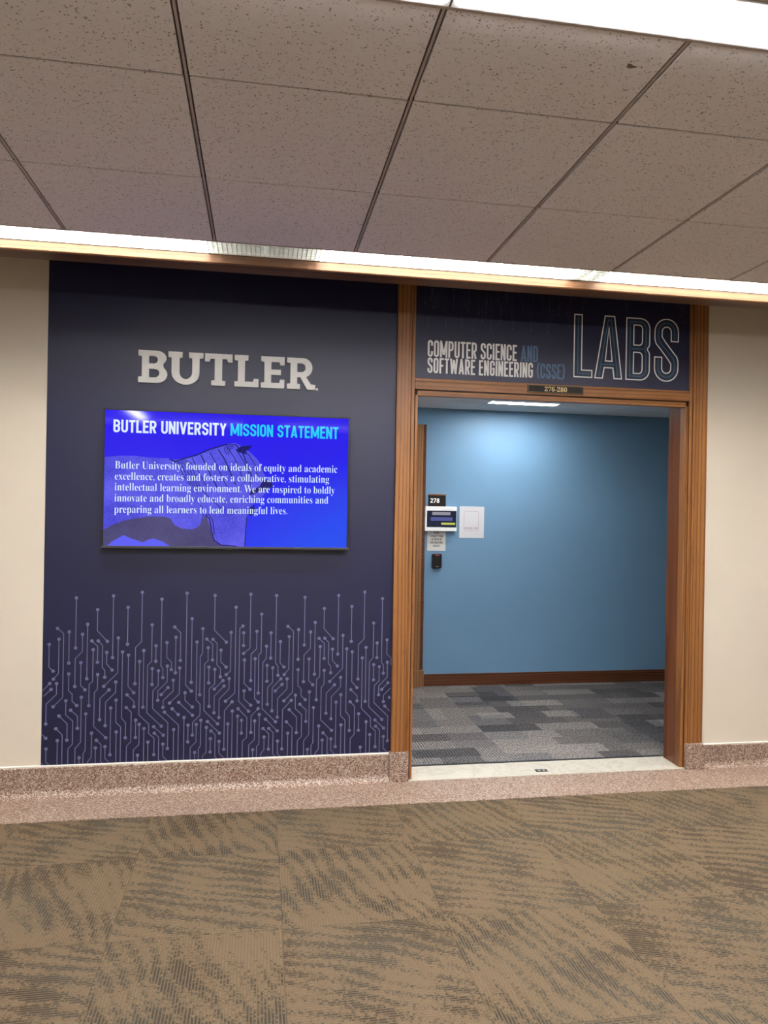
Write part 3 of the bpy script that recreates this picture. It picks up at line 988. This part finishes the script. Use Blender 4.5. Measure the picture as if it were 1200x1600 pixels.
# ------------------------------------------------------------------ television
TX0, TX1, TZ0, TZ1, TF = -0.796, 0.469, 1.272, 1.984, 3.918
tv = thing('television', 'large wall-mounted television showing a blue mission statement slide under the silver letters', 'television', (-0.16, 3.977, TZ0))
cas = bmesh.new()
cas = B((TX0, TX1, TF + 0.006, 3.958, TZ0, TZ1), bev=0.003)
case = obj('casing', cas, M['black'], tv)
bz = B((TX0, TX0 + 0.0075, TF, TF + 0.012, TZ0, TZ1), (TX1 - 0.0115, TX1, TF, TF + 0.012, TZ0, TZ1),
       (TX0, TX1, TF, TF + 0.012, TZ1 - 0.0075, TZ1), bev=0.0012, seg=1)
bez = obj('bezel', bz, M['black'], tv)
obj('lower_bezel', B((TX0, TX1, TF - 0.002, TF + 0.012, TZ0, TZ0 + 0.0125), bev=0.002), M['bezel_grey'], tv)
lg = bmesh.new()
lg = B((-0.175, -0.145, TF - 0.002, TF + 0.006, TZ0 - 0.006, TZ0 + 0.004), bev=0.0015)
obj('logo_tab', lg, M['black_metal'], tv)
obj('wall_bracket', B((-0.45, 0.13, 3.958, 3.979, 1.45, 1.80)), M['black_metal'], tv)
SX0, SX1, SZ0, SZ1 = TX0 + 0.0072, TX1 - 0.0112, TZ0 + 0.0122, TZ1 - 0.0072
YS = TF + 0.004
scr = bmesh.new()
rect(scr, SX0, SX1, SZ0, SZ1, YS)
screen = obj('screen', scr, M['screen_sky'], tv)
# horse statue picture on the slide
def onscreen(name, polys, mat, y):
    bm = bmesh.new()
    for p in polys:
        p = [(min(max(x, SX0), SX1), min(max(z, SZ0), SZ1)) for x, z in p]
        poly(bm, p, y)
    bmesh.ops.triangulate(bm, faces=bm.faces)
    return obj(name, bm, mat, screen)
horse = [(-0.80, 1.735), (-0.72, 1.744), (-0.638, 1.746), (-0.56, 1.738), (-0.475, 1.738), (-0.453, 1.730), (-0.40, 1.738), (-0.333, 1.758), (-0.30, 1.772), (-0.267, 1.790),
         (-0.22, 1.806), (-0.178, 1.820), (-0.150, 1.828), (-0.122, 1.822), (-0.095, 1.806), (-0.06, 1.782), (-0.02, 1.744), (0.00, 1.712), (0.01, 1.676), (0.03, 1.640), (0.04, 1.607), (0.034, 1.580),
         (0.006, 1.549), (-0.03, 1.520), (-0.06, 1.490), (-0.071, 1.444), (-0.076, 1.36), (-0.08, 1.283), (-0.80, 1.283)]
onscreen('horse_picture', [horse], M['screen_horse'], YS - 0.0003)
shade = [(-0.80, 1.365), (-0.74, 1.392), (-0.696, 1.412), (-0.62, 1.428), (-0.546, 1.437), (-0.49, 1.436), (-0.459, 1.427), (-0.437, 1.393), (-0.40, 1.376), (-0.349, 1.372), (-0.315, 1.388), (-0.30, 1.42), (-0.284, 1.446),
         (-0.27, 1.42), (-0.25, 1.35), (-0.231, 1.305), (-0.17, 1.285), (-0.80, 1.283)]
onscreen('belly_picture', [shade], M['screen_shade'], YS - 0.0005)
onscreen('hill_picture', [[(-0.769, 1.283), (-0.745, 1.306), (-0.69, 1.339), (-0.65, 1.322), (-0.593, 1.303), (-0.570, 1.316), (-0.544, 1.324), (-0.50, 1.310), (-0.457, 1.283)]], M['screen_light'], YS - 0.0007)
lines = bmesh.new()
def sl(pts, w=0.0035):
    stroke(lines, pts, w * 1.3, YS - 0.0008)
for k in range(6):
    a = k / 5
    sl([(-0.355 + 0.22 * a, 1.745 + 0.075 * a), (-0.335 + 0.24 * a, 1.70 + 0.07 * a), (-0.30 + 0.235 * a, 1.63 + 0.065 * a), (-0.27 + 0.23 * a, 1.58 + 0.05 * a)], 0.0045 if k % 2 else 0.003)
for k in range(5):
    a = k / 4
    sl([(-0.46 + 0.06 * a, 1.715 + 0.02 * a), (-0.42 + 0.06 * a, 1.70 + 0.015 * a), (-0.40 + 0.06 * a, 1.655), (-0.36 + 0.05 * a, 1.60 - 0.01 * a)], 0.003)
sl([(-0.47, 1.735), (-0.44, 1.722), (-0.40, 1.738), (-0.36, 1.750), (-0.333, 1.758), (-0.267, 1.790), (-0.178, 1.820)], 0.005)
sl([(-0.284, 1.446), (-0.262, 1.43), (-0.25, 1.36), (-0.236, 1.315), (-0.20, 1.292), (-0.12, 1.286)], 0.005)
sl([(-0.284, 1.446), (-0.265, 1.452), (-0.245, 1.42), (-0.236, 1.35)], 0.004)
sl([(-0.072, 1.44), (-0.077, 1.35), (-0.080, 1.285)], 0.0035)
sl([(-0.33, 1.60), (-0.27, 1.545), (-0.22, 1.50), (-0.19, 1.47)], 0.003)
sl([(-0.31, 1.50), (-0.29, 1.47), (-0.30, 1.42)], 0.003)
for r0 in (0.012, 0.024, 0.036):
    sl([(x - 0.155, z + 1.792) for x, z in arc(0, 0, r0, r0 * 0.8, 60, 250, 8)], 0.003)
sl([(-0.10, 1.80), (-0.06, 1.76), (-0.03, 1.71), (-0.02, 1.66)], 0.003)
sl([(-0.13, 1.79), (-0.09, 1.73), (-0.06, 1.66), (-0.055, 1.60)], 0.003)
obj('picture_lines', lines, M['screen_line'], screen)
onscreen('ear_picture', [[(-0.135, 1.792), (-0.105, 1.812), (-0.050, 1.817), (-0.062, 1.800), (-0.085, 1.783), (-0.076, 1.768), (-0.100, 1.776), (-0.120, 1.778)]], M['screen_line'], YS - 0.0009)
onscreen('muzzle_picture', [[(0.012, 1.64), (0.05, 1.632), (0.065, 1.605), (0.03, 1.59), (-0.02, 1.57), (-0.06, 1.555), (-0.05, 1.585), (-0.01, 1.60)]], M['screen_line'], YS - 0.0009)
onscreen('bit_picture', [[(-0.055, 1.49), (-0.035, 1.505), (-0.03, 1.47), (-0.05, 1.445), (-0.065, 1.46)]], M['screen_line'], YS - 0.0009)
ha, hb_ = bmesh.new(), bmesh.new()
condensed(None, [('BUTLER UNIVERSITY', ha)], -0.7475, -0.1835, 1.8635, 0.065, 0.165, YS - 0.0012, gap=0.15)
condensed(None, [('MISSION STATEMENT', hb_)], -0.1625, 0.4035, 1.8655, 0.064, 0.155, YS - 0.0012, gap=0.15)
obj('headline', ha, M['screen_text'], screen)
obj('headline', hb_, M['screen_cyan'], screen)
pb = bmesh.new()
for s, xr, z, zr in (('Butler University, founded on ideals of equity and academic', 0.4004, 1.6785, 1.6855),
                     ('excellence, creates and fosters a collaborative, stimulating', 0.358, 1.6215, 1.6305),
                     ('intellectual learning environment. We are inspired to boldly', 0.389, 1.5665, 1.5725),
                     ('innovate and broadly educate, enriching communities and', 0.355, 1.5105, 1.5190),
                     ('preparing all learners to lead meaningful lives.', 0.1396, 1.4525, 1.4590)):
    write(pb, s, 'serif', -0.7365, xr, z, 0.0385, YS - 0.0012, -0.010, zr - z)
obj('paragraph', pb, M['screen_text'], screen)

# ------------------------------------------------------------------ transom sign over the doorway
PX0, PX1, PZ0 = 0.8255, 2.4775, 2.2210
transom = thing('transom_sign', 'navy sign panel above the doorway reading computer science labs', 'sign', (1.65, 3.99, PZ0))
obj('panel', B((PX0, PX1, 3.9755, 3.9905, PZ0, HI - 0.03)), M['navy'], transom)
YP = 3.975
fb = bmesh.new()
rnd = random.Random(4)
DOTS = [(0.8989, 2.5147), (0.9994, 2.509), (1.0891, 2.5274), (1.1576, 2.505), (1.209, 2.5601), (1.2583, 2.5178), (1.3143, 2.568), (1.3885, 2.5262), (1.4963, 2.5245), (1.5951, 2.5184),
        (1.7258, 2.5576), (0.9803, 2.6043), (0.94, 2.6426), (1.1233, 2.6287), (1.0393, 2.635), (1.4481, 2.6373)]
for i in range(62):
    DOTS.append((rnd.uniform(0.85, 2.45), rnd.uniform(2.59, 2.76)))
for i, (x, z) in enumerate(DOTS):
    if 1.74 < x < 2.43 and z < 2.66:
        continue
    disc(fb, x, z, 0.0042, YP - 0.0001, 10)
    top = z + rnd.uniform(0.08, 0.3)
    if i % 3 == 0:
        d = rnd.choice((-1, 1)) * 0.03
        stroke(fb, [(x, z), (x, z + 0.05), (x + d, z + 0.08), (x + d, min(top, 2.9) + 0.05)], 0.0016, YP)
    else:
        stroke(fb, [(x, z), (x, min(top, 2.92))], 0.0016, YP)
obj('circuit_traces', fb, M['trace_faint'], transom)
wa, wb = bmesh.new(), bmesh.new()
condensed(None, [('COMPUTER SCIENCE ', wa), ('AND', wb)], 0.8975, 1.5405, 2.3450, 0.0920, 0.118, YP - 0.0003, gap=0.17)
condensed(None, [('SOFTWARE ENGINEERING ', wa), ('(CSSE)', wb)], 0.8980, 1.7040, 2.2550, 0.0860, 0.124, YP - 0.0003, gap=0.17)
obj('lettering', wa, M['letter_white'], transom)
obj('lettering', wb, M['letter_blue'], transom)
# big outlined word: white contour, deep-blue stroke, slate line
lw, lb, lf = bmesh.new(), bmesh.new(), bmesh.new()
SW = 0.0455            # stroke width
ZB, ZT = 2.2745, 2.6315
OUT = 0.0070
def contour(pts):
    stroke(lw, pts, OUT, YP - 0.0006, True)
def core(pts, closed=False):
    stroke(lf, pts, SW * 0.62, YP - 0.0002, closed)
    stroke(lb, pts, 0.0045, YP - 0.0004, closed)
h = SW / 2
# L
x0, x1 = 1.7575, 1.8670
contour([(x0, ZB), (x1, ZB), (x1, ZB + SW * 0.88), (x0 + SW, ZB + SW * 0.88), (x0 + SW, ZT), (x0, ZT)])
core([(x0 + h, ZT - 0.014), (x0 + h, ZB + h * 0.9), (x1 - 0.012, ZB + h * 0.9)])
# A
x0, x1, a0, a1 = 1.8862, 2.0510, 1.9440, 2.0020
ZA = ZT + 0.002
xm = (x0 + x1) / 2
def lerp(pa, pb_, z):
    t = (z - pa[1]) / (pb_[1] - pa[1])
    return (pa[0] + (pb_[0] - pa[0]) * t, z)
oL, oR = ((x0, ZB), (a0, ZA)), ((x1, ZB), (a1, ZA))
iw = SW * 1.02
zc0, zc1 = ZB + 0.061, ZB + 0.100
iL = lambda z: (lerp(*oL, z)[0] + iw, z)
iR = lambda z: (lerp(*oR, z)[0] - iw, z)
contour([(x0, ZB), (a0, ZA), (a1, ZA), (x1, ZB), iR(ZB), iR(zc0), iL(zc0), iL(ZB)])
contour([iL(zc1), iR(zc1), (xm, ZA - 0.060)])
cL = lambda z: (lerp(*oL, z)[0] + iw / 2, z)
cR = lambda z: (lerp(*oR, z)[0] - iw / 2, z)
core([cL(ZB + 0.012), cL(ZA - 0.022), cR(ZA - 0.022), cR(ZB + 0.012)])
core([cL((zc0 + zc1) / 2), cR((zc0 + zc1) / 2)])
# B
x0, x1 = 2.0780, 2.2235
r1 = 0.058
zw = 2.4545
contour([(x0, ZB), (x0, ZT)] + arc(x1 - r1, ZT - r1, r1, r1, 90, 0, 8) + arc(x1 - 0.03, zw + 0.034, 0.030, 0.034, 0, -70, 5)[:-1] + [(x1 - 0.012, zw)] + arc(x1 - 0.03, zw - 0.034, 0.030, 0.034, 70, 0, 5)[1:] + arc(x1 - r1, ZB + r1, r1, r1, 0, -90, 8))
r2 = 0.020
for za, zb in ((zw + 0.021, ZT - SW * 0.85), (ZB + SW * 0.80, zw - 0.021)):
    contour([(x0 + SW, za), (x0 + SW, zb)] + arc(x1 - SW - r2, zb - r2 * 1.2, r2, r2 * 1.2, 90, 0, 5) + arc(x1 - SW - r2, za + r2 * 1.2, r2, r2 * 1.2, 0, -90, 5))
r3 = 0.038
core([(x0 + h, ZB + h * .9), (x0 + h, ZT - h * .9)] + arc(x1 - h - r3, ZT - h * .9 - r3, r3, r3, 90, 0, 6) + arc(x1 - h - 0.02, zw + 0.030, 0.02, 0.026, 0, -50, 4)
     + arc(x1 - h - 0.02, zw - 0.030, 0.02, 0.026, 50, 0, 4) + arc(x1 - h - r3, ZB + h * .9 + r3, r3, r3, 0, -90, 6), True)
core([(x0 + h + 0.006, zw), (x1 - h - 0.010, zw)])
# S
x0, x1 = 2.2560, 2.4050
zt, zb = ZT + 0.006, ZB + 0.000
ro, ri = (x1 - x0) / 2, (x1 - x0) / 2 - SW
cx = (x0 + x1) / 2
zu, zl = zt - ro, zb + ro
zend_t, zend_b = 2.5090, 2.4135
outer = [(x1, zend_t)] + arc(cx, zu, ro, ro, 0, 180, 14) + [(x0, 2.520), (x0 + 0.008, 2.492), (x0 + 0.035, 2.462), (x1 - SW - 0.018, 2.402), (x1 - SW, 2.376)] + arc(cx, zl, ri, ri, 0, -180, 8) + [(x0 + SW, zend_b), (x0, zend_b)] \
    + arc(cx, zl, ro, ro, 180, 360, 14) + [(x1, 2.390), (x1 - 0.008, 2.418), (x1 - 0.035, 2.448), (x0 + SW + 0.018, 2.508), (x0 + SW, 2.534)] + arc(cx, zu, ri, ri, 180, 0, 8) + [(x1 - SW, zend_t)]
contour(outer)
rm = ro - h
core([(x1 - h, zend_t + 0.012)] + arc(cx, zu, rm, rm, 0, 180, 12) + [(x0 + h, 2.526), (x0 + h + 0.010, 2.499), (x1 - h - 0.010, 2.411), (x1 - h, 2.384)] + arc(cx, zl, rm, rm, 0, -180, 12) + [(x0 + h, zend_b - 0.012)])
obj('outline_lettering', lw, M['letter_white'], transom)
obj('outline_filling', lf, M['inner_blue'], transom)
obj('outline_core', lb, M['letter_blue'], transom)

# ------------------------------------------------------------------ number plate on the head rail
plate = thing('number_plate', 'small black plate with gold numbers 276-280 on the rail over the doorway', 'sign', (1.64, 3.958, 2.178))
obj('backing', B((1.4735, 1.8080, 3.949, 3.959, 2.1695, 2.2135), bev=0.0015), M['plate_edge'], plate)
obj('face', B((1.4790, 1.8020, 3.947, 3.950, 2.1745, 2.2090)), M['plate'], plate)
nb_ = bmesh.new()
write(nb_, '276-280', 'serif', 1.5720, 1.7060, 2.1790, 0.0245, 3.9466)
obj('numbers', nb_, M['gold'], plate)

# ------------------------------------------------------------------ signs on the blue wall
def roundbox(x0, x1, y0, y1, z0, z1, r, bev):
    bm = bmesh.new()
    pts = arc(x0 + r, z1 - r, r, r, 180, 90, 5) + arc(x1 - r, z1 - r, r, r, 90, 0, 5) + arc(x1 - r, z0 + r, r, r, 0, -90, 5) + arc(x0 + r, z0 + r, r, r, 270, 180, 5)
    a = [bm.verts.new((x, y0, z)) for x, z in pts]
    b_ = [bm.verts.new((x, y1, z)) for x, z in pts]
    n = len(pts)
    ff = bm.faces.new(a)
    bm.faces.new(b_[::-1])
    for i in range(n):
        bm.faces.new((a[i], b_[i], b_[(i + 1) % n], a[(i + 1) % n]))
    bmesh.ops.recalc_face_normals(bm, faces=bm.faces)
    bmesh.ops.bevel(bm, geom=list(ff.edges), offset=bev, segments=3, affect='EDGES', profile=0.5)
    return bm

rs = thing('room_sign', 'black 278 room number sign tucked behind the white tablet on the blue wall', 'sign', (1.48, 6.11, 1.50))
obj('plaque', B((1.4060, 1.5570, 6.096, 6.111, 1.500, 1.6295), bev=0.001), M['plate'], rs)
obj('lit_bevel', B((1.4060, 1.5570, 6.092, 6.111, 1.6285, 1.6400), bev=0.002), M['oak_room'], rs)  # top bevel of the plaque, its lit look put into the brown
nb_ = bmesh.new()
write(nb_, '278', 'sans', 1.4215, 1.5015, 1.5660, 0.0360, 6.0955)
obj('numbers', nb_, M['letter_white'], rs)

tab = thing('display_tablet', 'white-framed wall tablet with a dark picture, between the 278 sign and the notice', 'tablet', (1.51, 6.11, 1.325))
obj('frame', roundbox(1.3725, 1.6480, 6.062, 6.111, 1.3240, 1.5340, 0.006, 0.004), M['white_plastic'], tab)
pc = bmesh.new()
rect(pc, 1.3865, 1.6435, 1.3580, 1.4985, 6.0615)
pict = obj('screen', pc, screen_mat('tablet_dark', (0.012, 0.016, 0.035, 1)), tab)
pc = bmesh.new()
for i in range(60):
    x = 1.39 + 0.10 * rnd.random(); z = 1.362 + 0.07 * rnd.random()
    rect(pc, x, x + 0.0025, z, z + 0.012 * rnd.random() + 0.003, 6.0612)
obj('picture_traces', pc, screen_mat('tablet_trace', (0.03, 0.045, 0.10, 1)), pict)
pc = bmesh.new(); rect(pc, 1.4330, 1.5905, 1.4610, 1.4875, 6.0611)
obj('caption_bar', pc, screen_mat('tablet_grey', (0.30, 0.29, 0.34, 1)), pict)
pc = bmesh.new(); rect(pc, 1.4200, 1.6110, 1.4120, 1.4430, 6.0611)
obj('caption_bar', pc, screen_mat('tablet_blue', (0.085, 0.10, 0.30, 1)), pict)
pc = bmesh.new(); rect(pc, 1.5120, 1.6330, 1.3795, 1.3975, 6.0611)
obj('caption_bar', pc, screen_mat('tablet_yellow', (0.52, 0.56, 0.11, 1)), pict)

no = tag(obj('notice', B((1.4045, 1.5640, 6.107, 6.1105, 1.1555, 1.3450)), M['notice'], recenter=True), 'pale notice for computer science students only, hanging under the white tablet', 'notice')
nb_ = bmesh.new()
for s, a, b_, z in (('FOR', 1.4610, 1.5060, 1.3000), ('COMPUTER', 1.4250, 1.5430, 1.2725), ('SCIENCE', 1.4380, 1.5310, 1.2450), ('STUDENTS', 1.4300, 1.5390, 1.2170), ('ONLY', 1.4540, 1.5140, 1.1895)):
    write(nb_, s, 'serif', a, b_, z, 0.0165, 6.1066, 0.012)
obj('printing', nb_, M['ink'], no)

po = tag(obj('poster', B((1.6840, 1.9025, 6.1075, 6.1105, 1.2675, 1.5395)), M['paper'], recenter=True), 'white letter-size poster with a thin pink frame, right of the tablet on the blue wall', 'poster')
pk = plain('pink_ink', (0.36, 0.22, 0.27), 0.6, 0.2)
nb_ = bmesh.new()
fx0, fx1, fz0, fz1, fr = 1.7240, 1.8530, 1.3325, 1.4970, 0.010
stroke(nb_, arc(fx0 + fr, fz1 - fr, fr, fr, 180, 90, 4) + arc(fx1 - fr, fz1 - fr, fr, fr, 90, 0, 4) + arc(fx1 - fr, fz0 + fr, fr, fr, 0, -90, 4) + arc(fx0 + fr, fz0 + fr, fr, fr, 270, 180, 4), 0.0022, 6.1070, True)
obj('printed_frame', nb_, pk, po)
nb_ = bmesh.new()
write(nb_, 'BUTLER_CSSE', 'sans', 1.7340, 1.8470, 1.3450, 0.0160, 6.1070, 0.01)
obj('printing', nb_, pk, po)

rd = thing('card_reader', 'black wall card reader with a small red light under the notice', 'card reader', (1.485, 6.11, 1.0075))
obj('housing', roundbox(1.4435, 1.5280, 6.080, 6.111, 1.0075, 1.1320, 0.014, 0.006), M['black'], rd)
obj('indicator', B((1.4700, 1.5040, 6.0775, 6.081, 1.1160, 1.1240), bev=0.001), screen_mat('red_indicator', (0.35, 0.04, 0.05, 1)), rd)
obj('emblem', B((1.4800, 1.4960, 6.0790, 6.0805, 1.0200, 1.0250)), M['grid'], rd)

# ------------------------------------------------------------------ cove lights along the valance
def tube_light(x0, x1, tubes, label, y0=3.240, y1=3.386, cat='ceiling light', gr='fluorescent strips along the wooden valance'):
    t = thing('strip_light', label, cat, ((x0 + x1) / 2, (y0 + y1) / 2, 2.75), gr)
    hb = B((x0, x1, y0, y0 + 0.003, CEIL - 0.001, 2.75), (x0, x1, y1 - 0.003, y1, CEIL - 0.003, 2.75), (x0, x1, y0, y1, 2.747, 2.75),
           (x0, x0 + 0.002, y0, y1, 2.664, 2.75), (x1 - 0.002, x1, y0, y1, 2.664, 2.75))
    obj('housing', hb, M['white'], t)
    for a, b_ in tubes:
        obj('lamp_tube', B((a, b_, y0 + 0.006, y1 - 0.006, 2.659, 2.662)), M['cove_on'] if y0 > 0 else M['cove_opposite'], t)
    lv = bmesh.new()
    n = int((x1 - x0) / 0.0205)
    for i in range(1, n):
        x = x0 + (x1 - x0) * i / n
        box(lv, x - 0.0009, x + 0.0009, y0 + 0.003, y1 - 0.003, 2.632, 2.650)
    for k in (1, 2, 3):
        y = y0 + (y1 - y0) * k / 4
        box(lv, x0 + 0.003, x1 - 0.003, y - 0.0006, y + 0.0006, 2.6325, 2.6495)
    obj('louver', lv, M['louver'], t)
    return t
tube_light(-3.40, -1.72, [(-3.15, -1.93)], 'unseen added louvered fluorescent strip over the beige wall, left end of the valance')  # out of view, added to brighten the corridor
tube_light(-1.7195, 0.0, [(-1.47, -0.25)], 'louvered fluorescent strip above the left part of the navy mural')
tube_light(0.0005, 1.545, [(0.25, 1.47)], 'louvered fluorescent strip above the casing between mural and doorway')
tube_light(1.5455, 3.09, [(1.62, 2.84)], 'louvered fluorescent strip above the big outlined LABS lettering')
tube_light(-4.98, -3.4005, [(-4.8, -3.55)], 'unseen added louvered fluorescent strip over the beige wall, far beyond the left edge')  # unseen, lengthens the row so the far wall gets light
tube_light(4.8005, 6.90, [(4.95, 6.75)], 'unseen added louvered fluorescent strip over the beige wall, far beyond the right edge')  # unseen extra length of lamps, put in to light the far end
tube_light(3.0905, 4.80, [(3.17, 4.55)], 'unseen added louvered fluorescent strip beyond the doorway over the right beige wall')  # never in view, added for the corridor's overall brightness

# overhead lensed lights across the corridor
def lens_light(x0, x1, y0, y1, label, along='X'):
    t = thing('ceiling_light', label, 'ceiling light', ((x0 + x1) / 2, (y0 + y1) / 2, CEIL + 0.1), 'lensed strip lights in the corridor ceiling')
    f = 0.012
    obj('housing', B((x0 - f, x1 + f, y0 - f, y0, CEIL - 0.004, CEIL + 0.10), (x0 - f, x1 + f, y1, y1 + f, CEIL - 0.004, CEIL + 0.10),
                     (x0 - f, x0, y0, y1, CEIL - 0.004, CEIL + 0.10), (x1, x1 + f, y0, y1, CEIL - 0.004, CEIL + 0.10), (x0, x1, y0, y1, CEIL + 0.09, CEIL + 0.10)), M['white'], t)
    obj('lens', B((x0, x1, y0, y1, CEIL - 0.0065, CEIL + 0.006), bev=0.002), M['over_on'], t)
    return t
lens_light(0.418, 1.622, 1.491, 1.609, 'bright lensed strip light in the ceiling, cut by the top right corner')
lens_light(-0.815, 0.389, 1.491, 1.609, 'lensed strip light just beyond the top left edge, end to end with the bright one')
lens_light(1.651, 2.855, 1.491, 1.609, 'unseen added lensed strip light end to end with the bright one, beyond the right edge')  # unseen third lens, added for more light in the corridor
lens_light(-1.57, -1.45, -2.03, -0.83, 'lensed strip light set crosswise behind the photographer, mirrored in the television')
lens_light(0.418, 1.622, 0.422, 0.54, 'unseen added lensed strip light overhead, right of the photographer')  # invented second row, adds light on floor and opposite wall
lens_light(-0.815, 0.389, 0.422, 0.54, 'unseen added lensed strip light overhead, above the photographer')  # other half of the invented row, unseen, there for its light
# fixtures across the corridor behind the photographer
tube_light(-3.40, -1.72, [(-3.15, -1.93)], 'louvered strip along the opposite valance, far left', -2.248, -2.10, gr='fluorescent strips along the opposite valance')
tube_light(-1.7195, 0.0, [(-1.47, -0.25)], 'louvered strip along the opposite valance, left of the middle', -2.248, -2.10, gr='fluorescent strips along the opposite valance')
tube_light(0.0005, 1.545, [(0.25, 1.47)], 'louvered strip along the opposite valance, right of the middle', -2.248, -2.10, gr='fluorescent strips along the opposite valance')
tube_light(1.5455, 3.09, [(1.62, 2.84)], 'louvered strip along the opposite valance, far right', -2.248, -2.10, gr='fluorescent strips along the opposite valance')

# room panel lights
def panel_light(x0, x1, y0, y1, label, m):
    pl = thing('panel_light', label, 'ceiling light', ((x0 + x1) / 2, (y0 + y1) / 2, RC + 0.012), 'panel lights in the blue room')
    obj('housing', B((x0, x1, y0, y0 + 0.012, RC - 0.002, RC + 0.012), (x0, x1, y1 - 0.012, y1, RC - 0.002, RC + 0.012), (x0, x0 + 0.012, y0 + 0.012, y1 - 0.012, RC - 0.002, RC + 0.012),
                     (x1 - 0.012, x1, y0 + 0.012, y1 - 0.012, RC - 0.002, RC + 0.012)), M['white'], pl)
    obj('diffuser', B((x0 + 0.012, x1 - 0.012, y0 + 0.012, y1 - 0.012, RC + 0.002, RC + 0.008)), m, pl)
panel_light(1.781, 2.368, 5.590, 5.717, 'slim white strip light seen under the door head, in the blue room ceiling', M['room_strip'])
panel_light(0.591, 1.178, 4.513, 5.112, 'unseen added flat white panel light left of the doorway in the blue room ceiling', M['room_added'])  # hidden from view, added to spread light over the blue wall
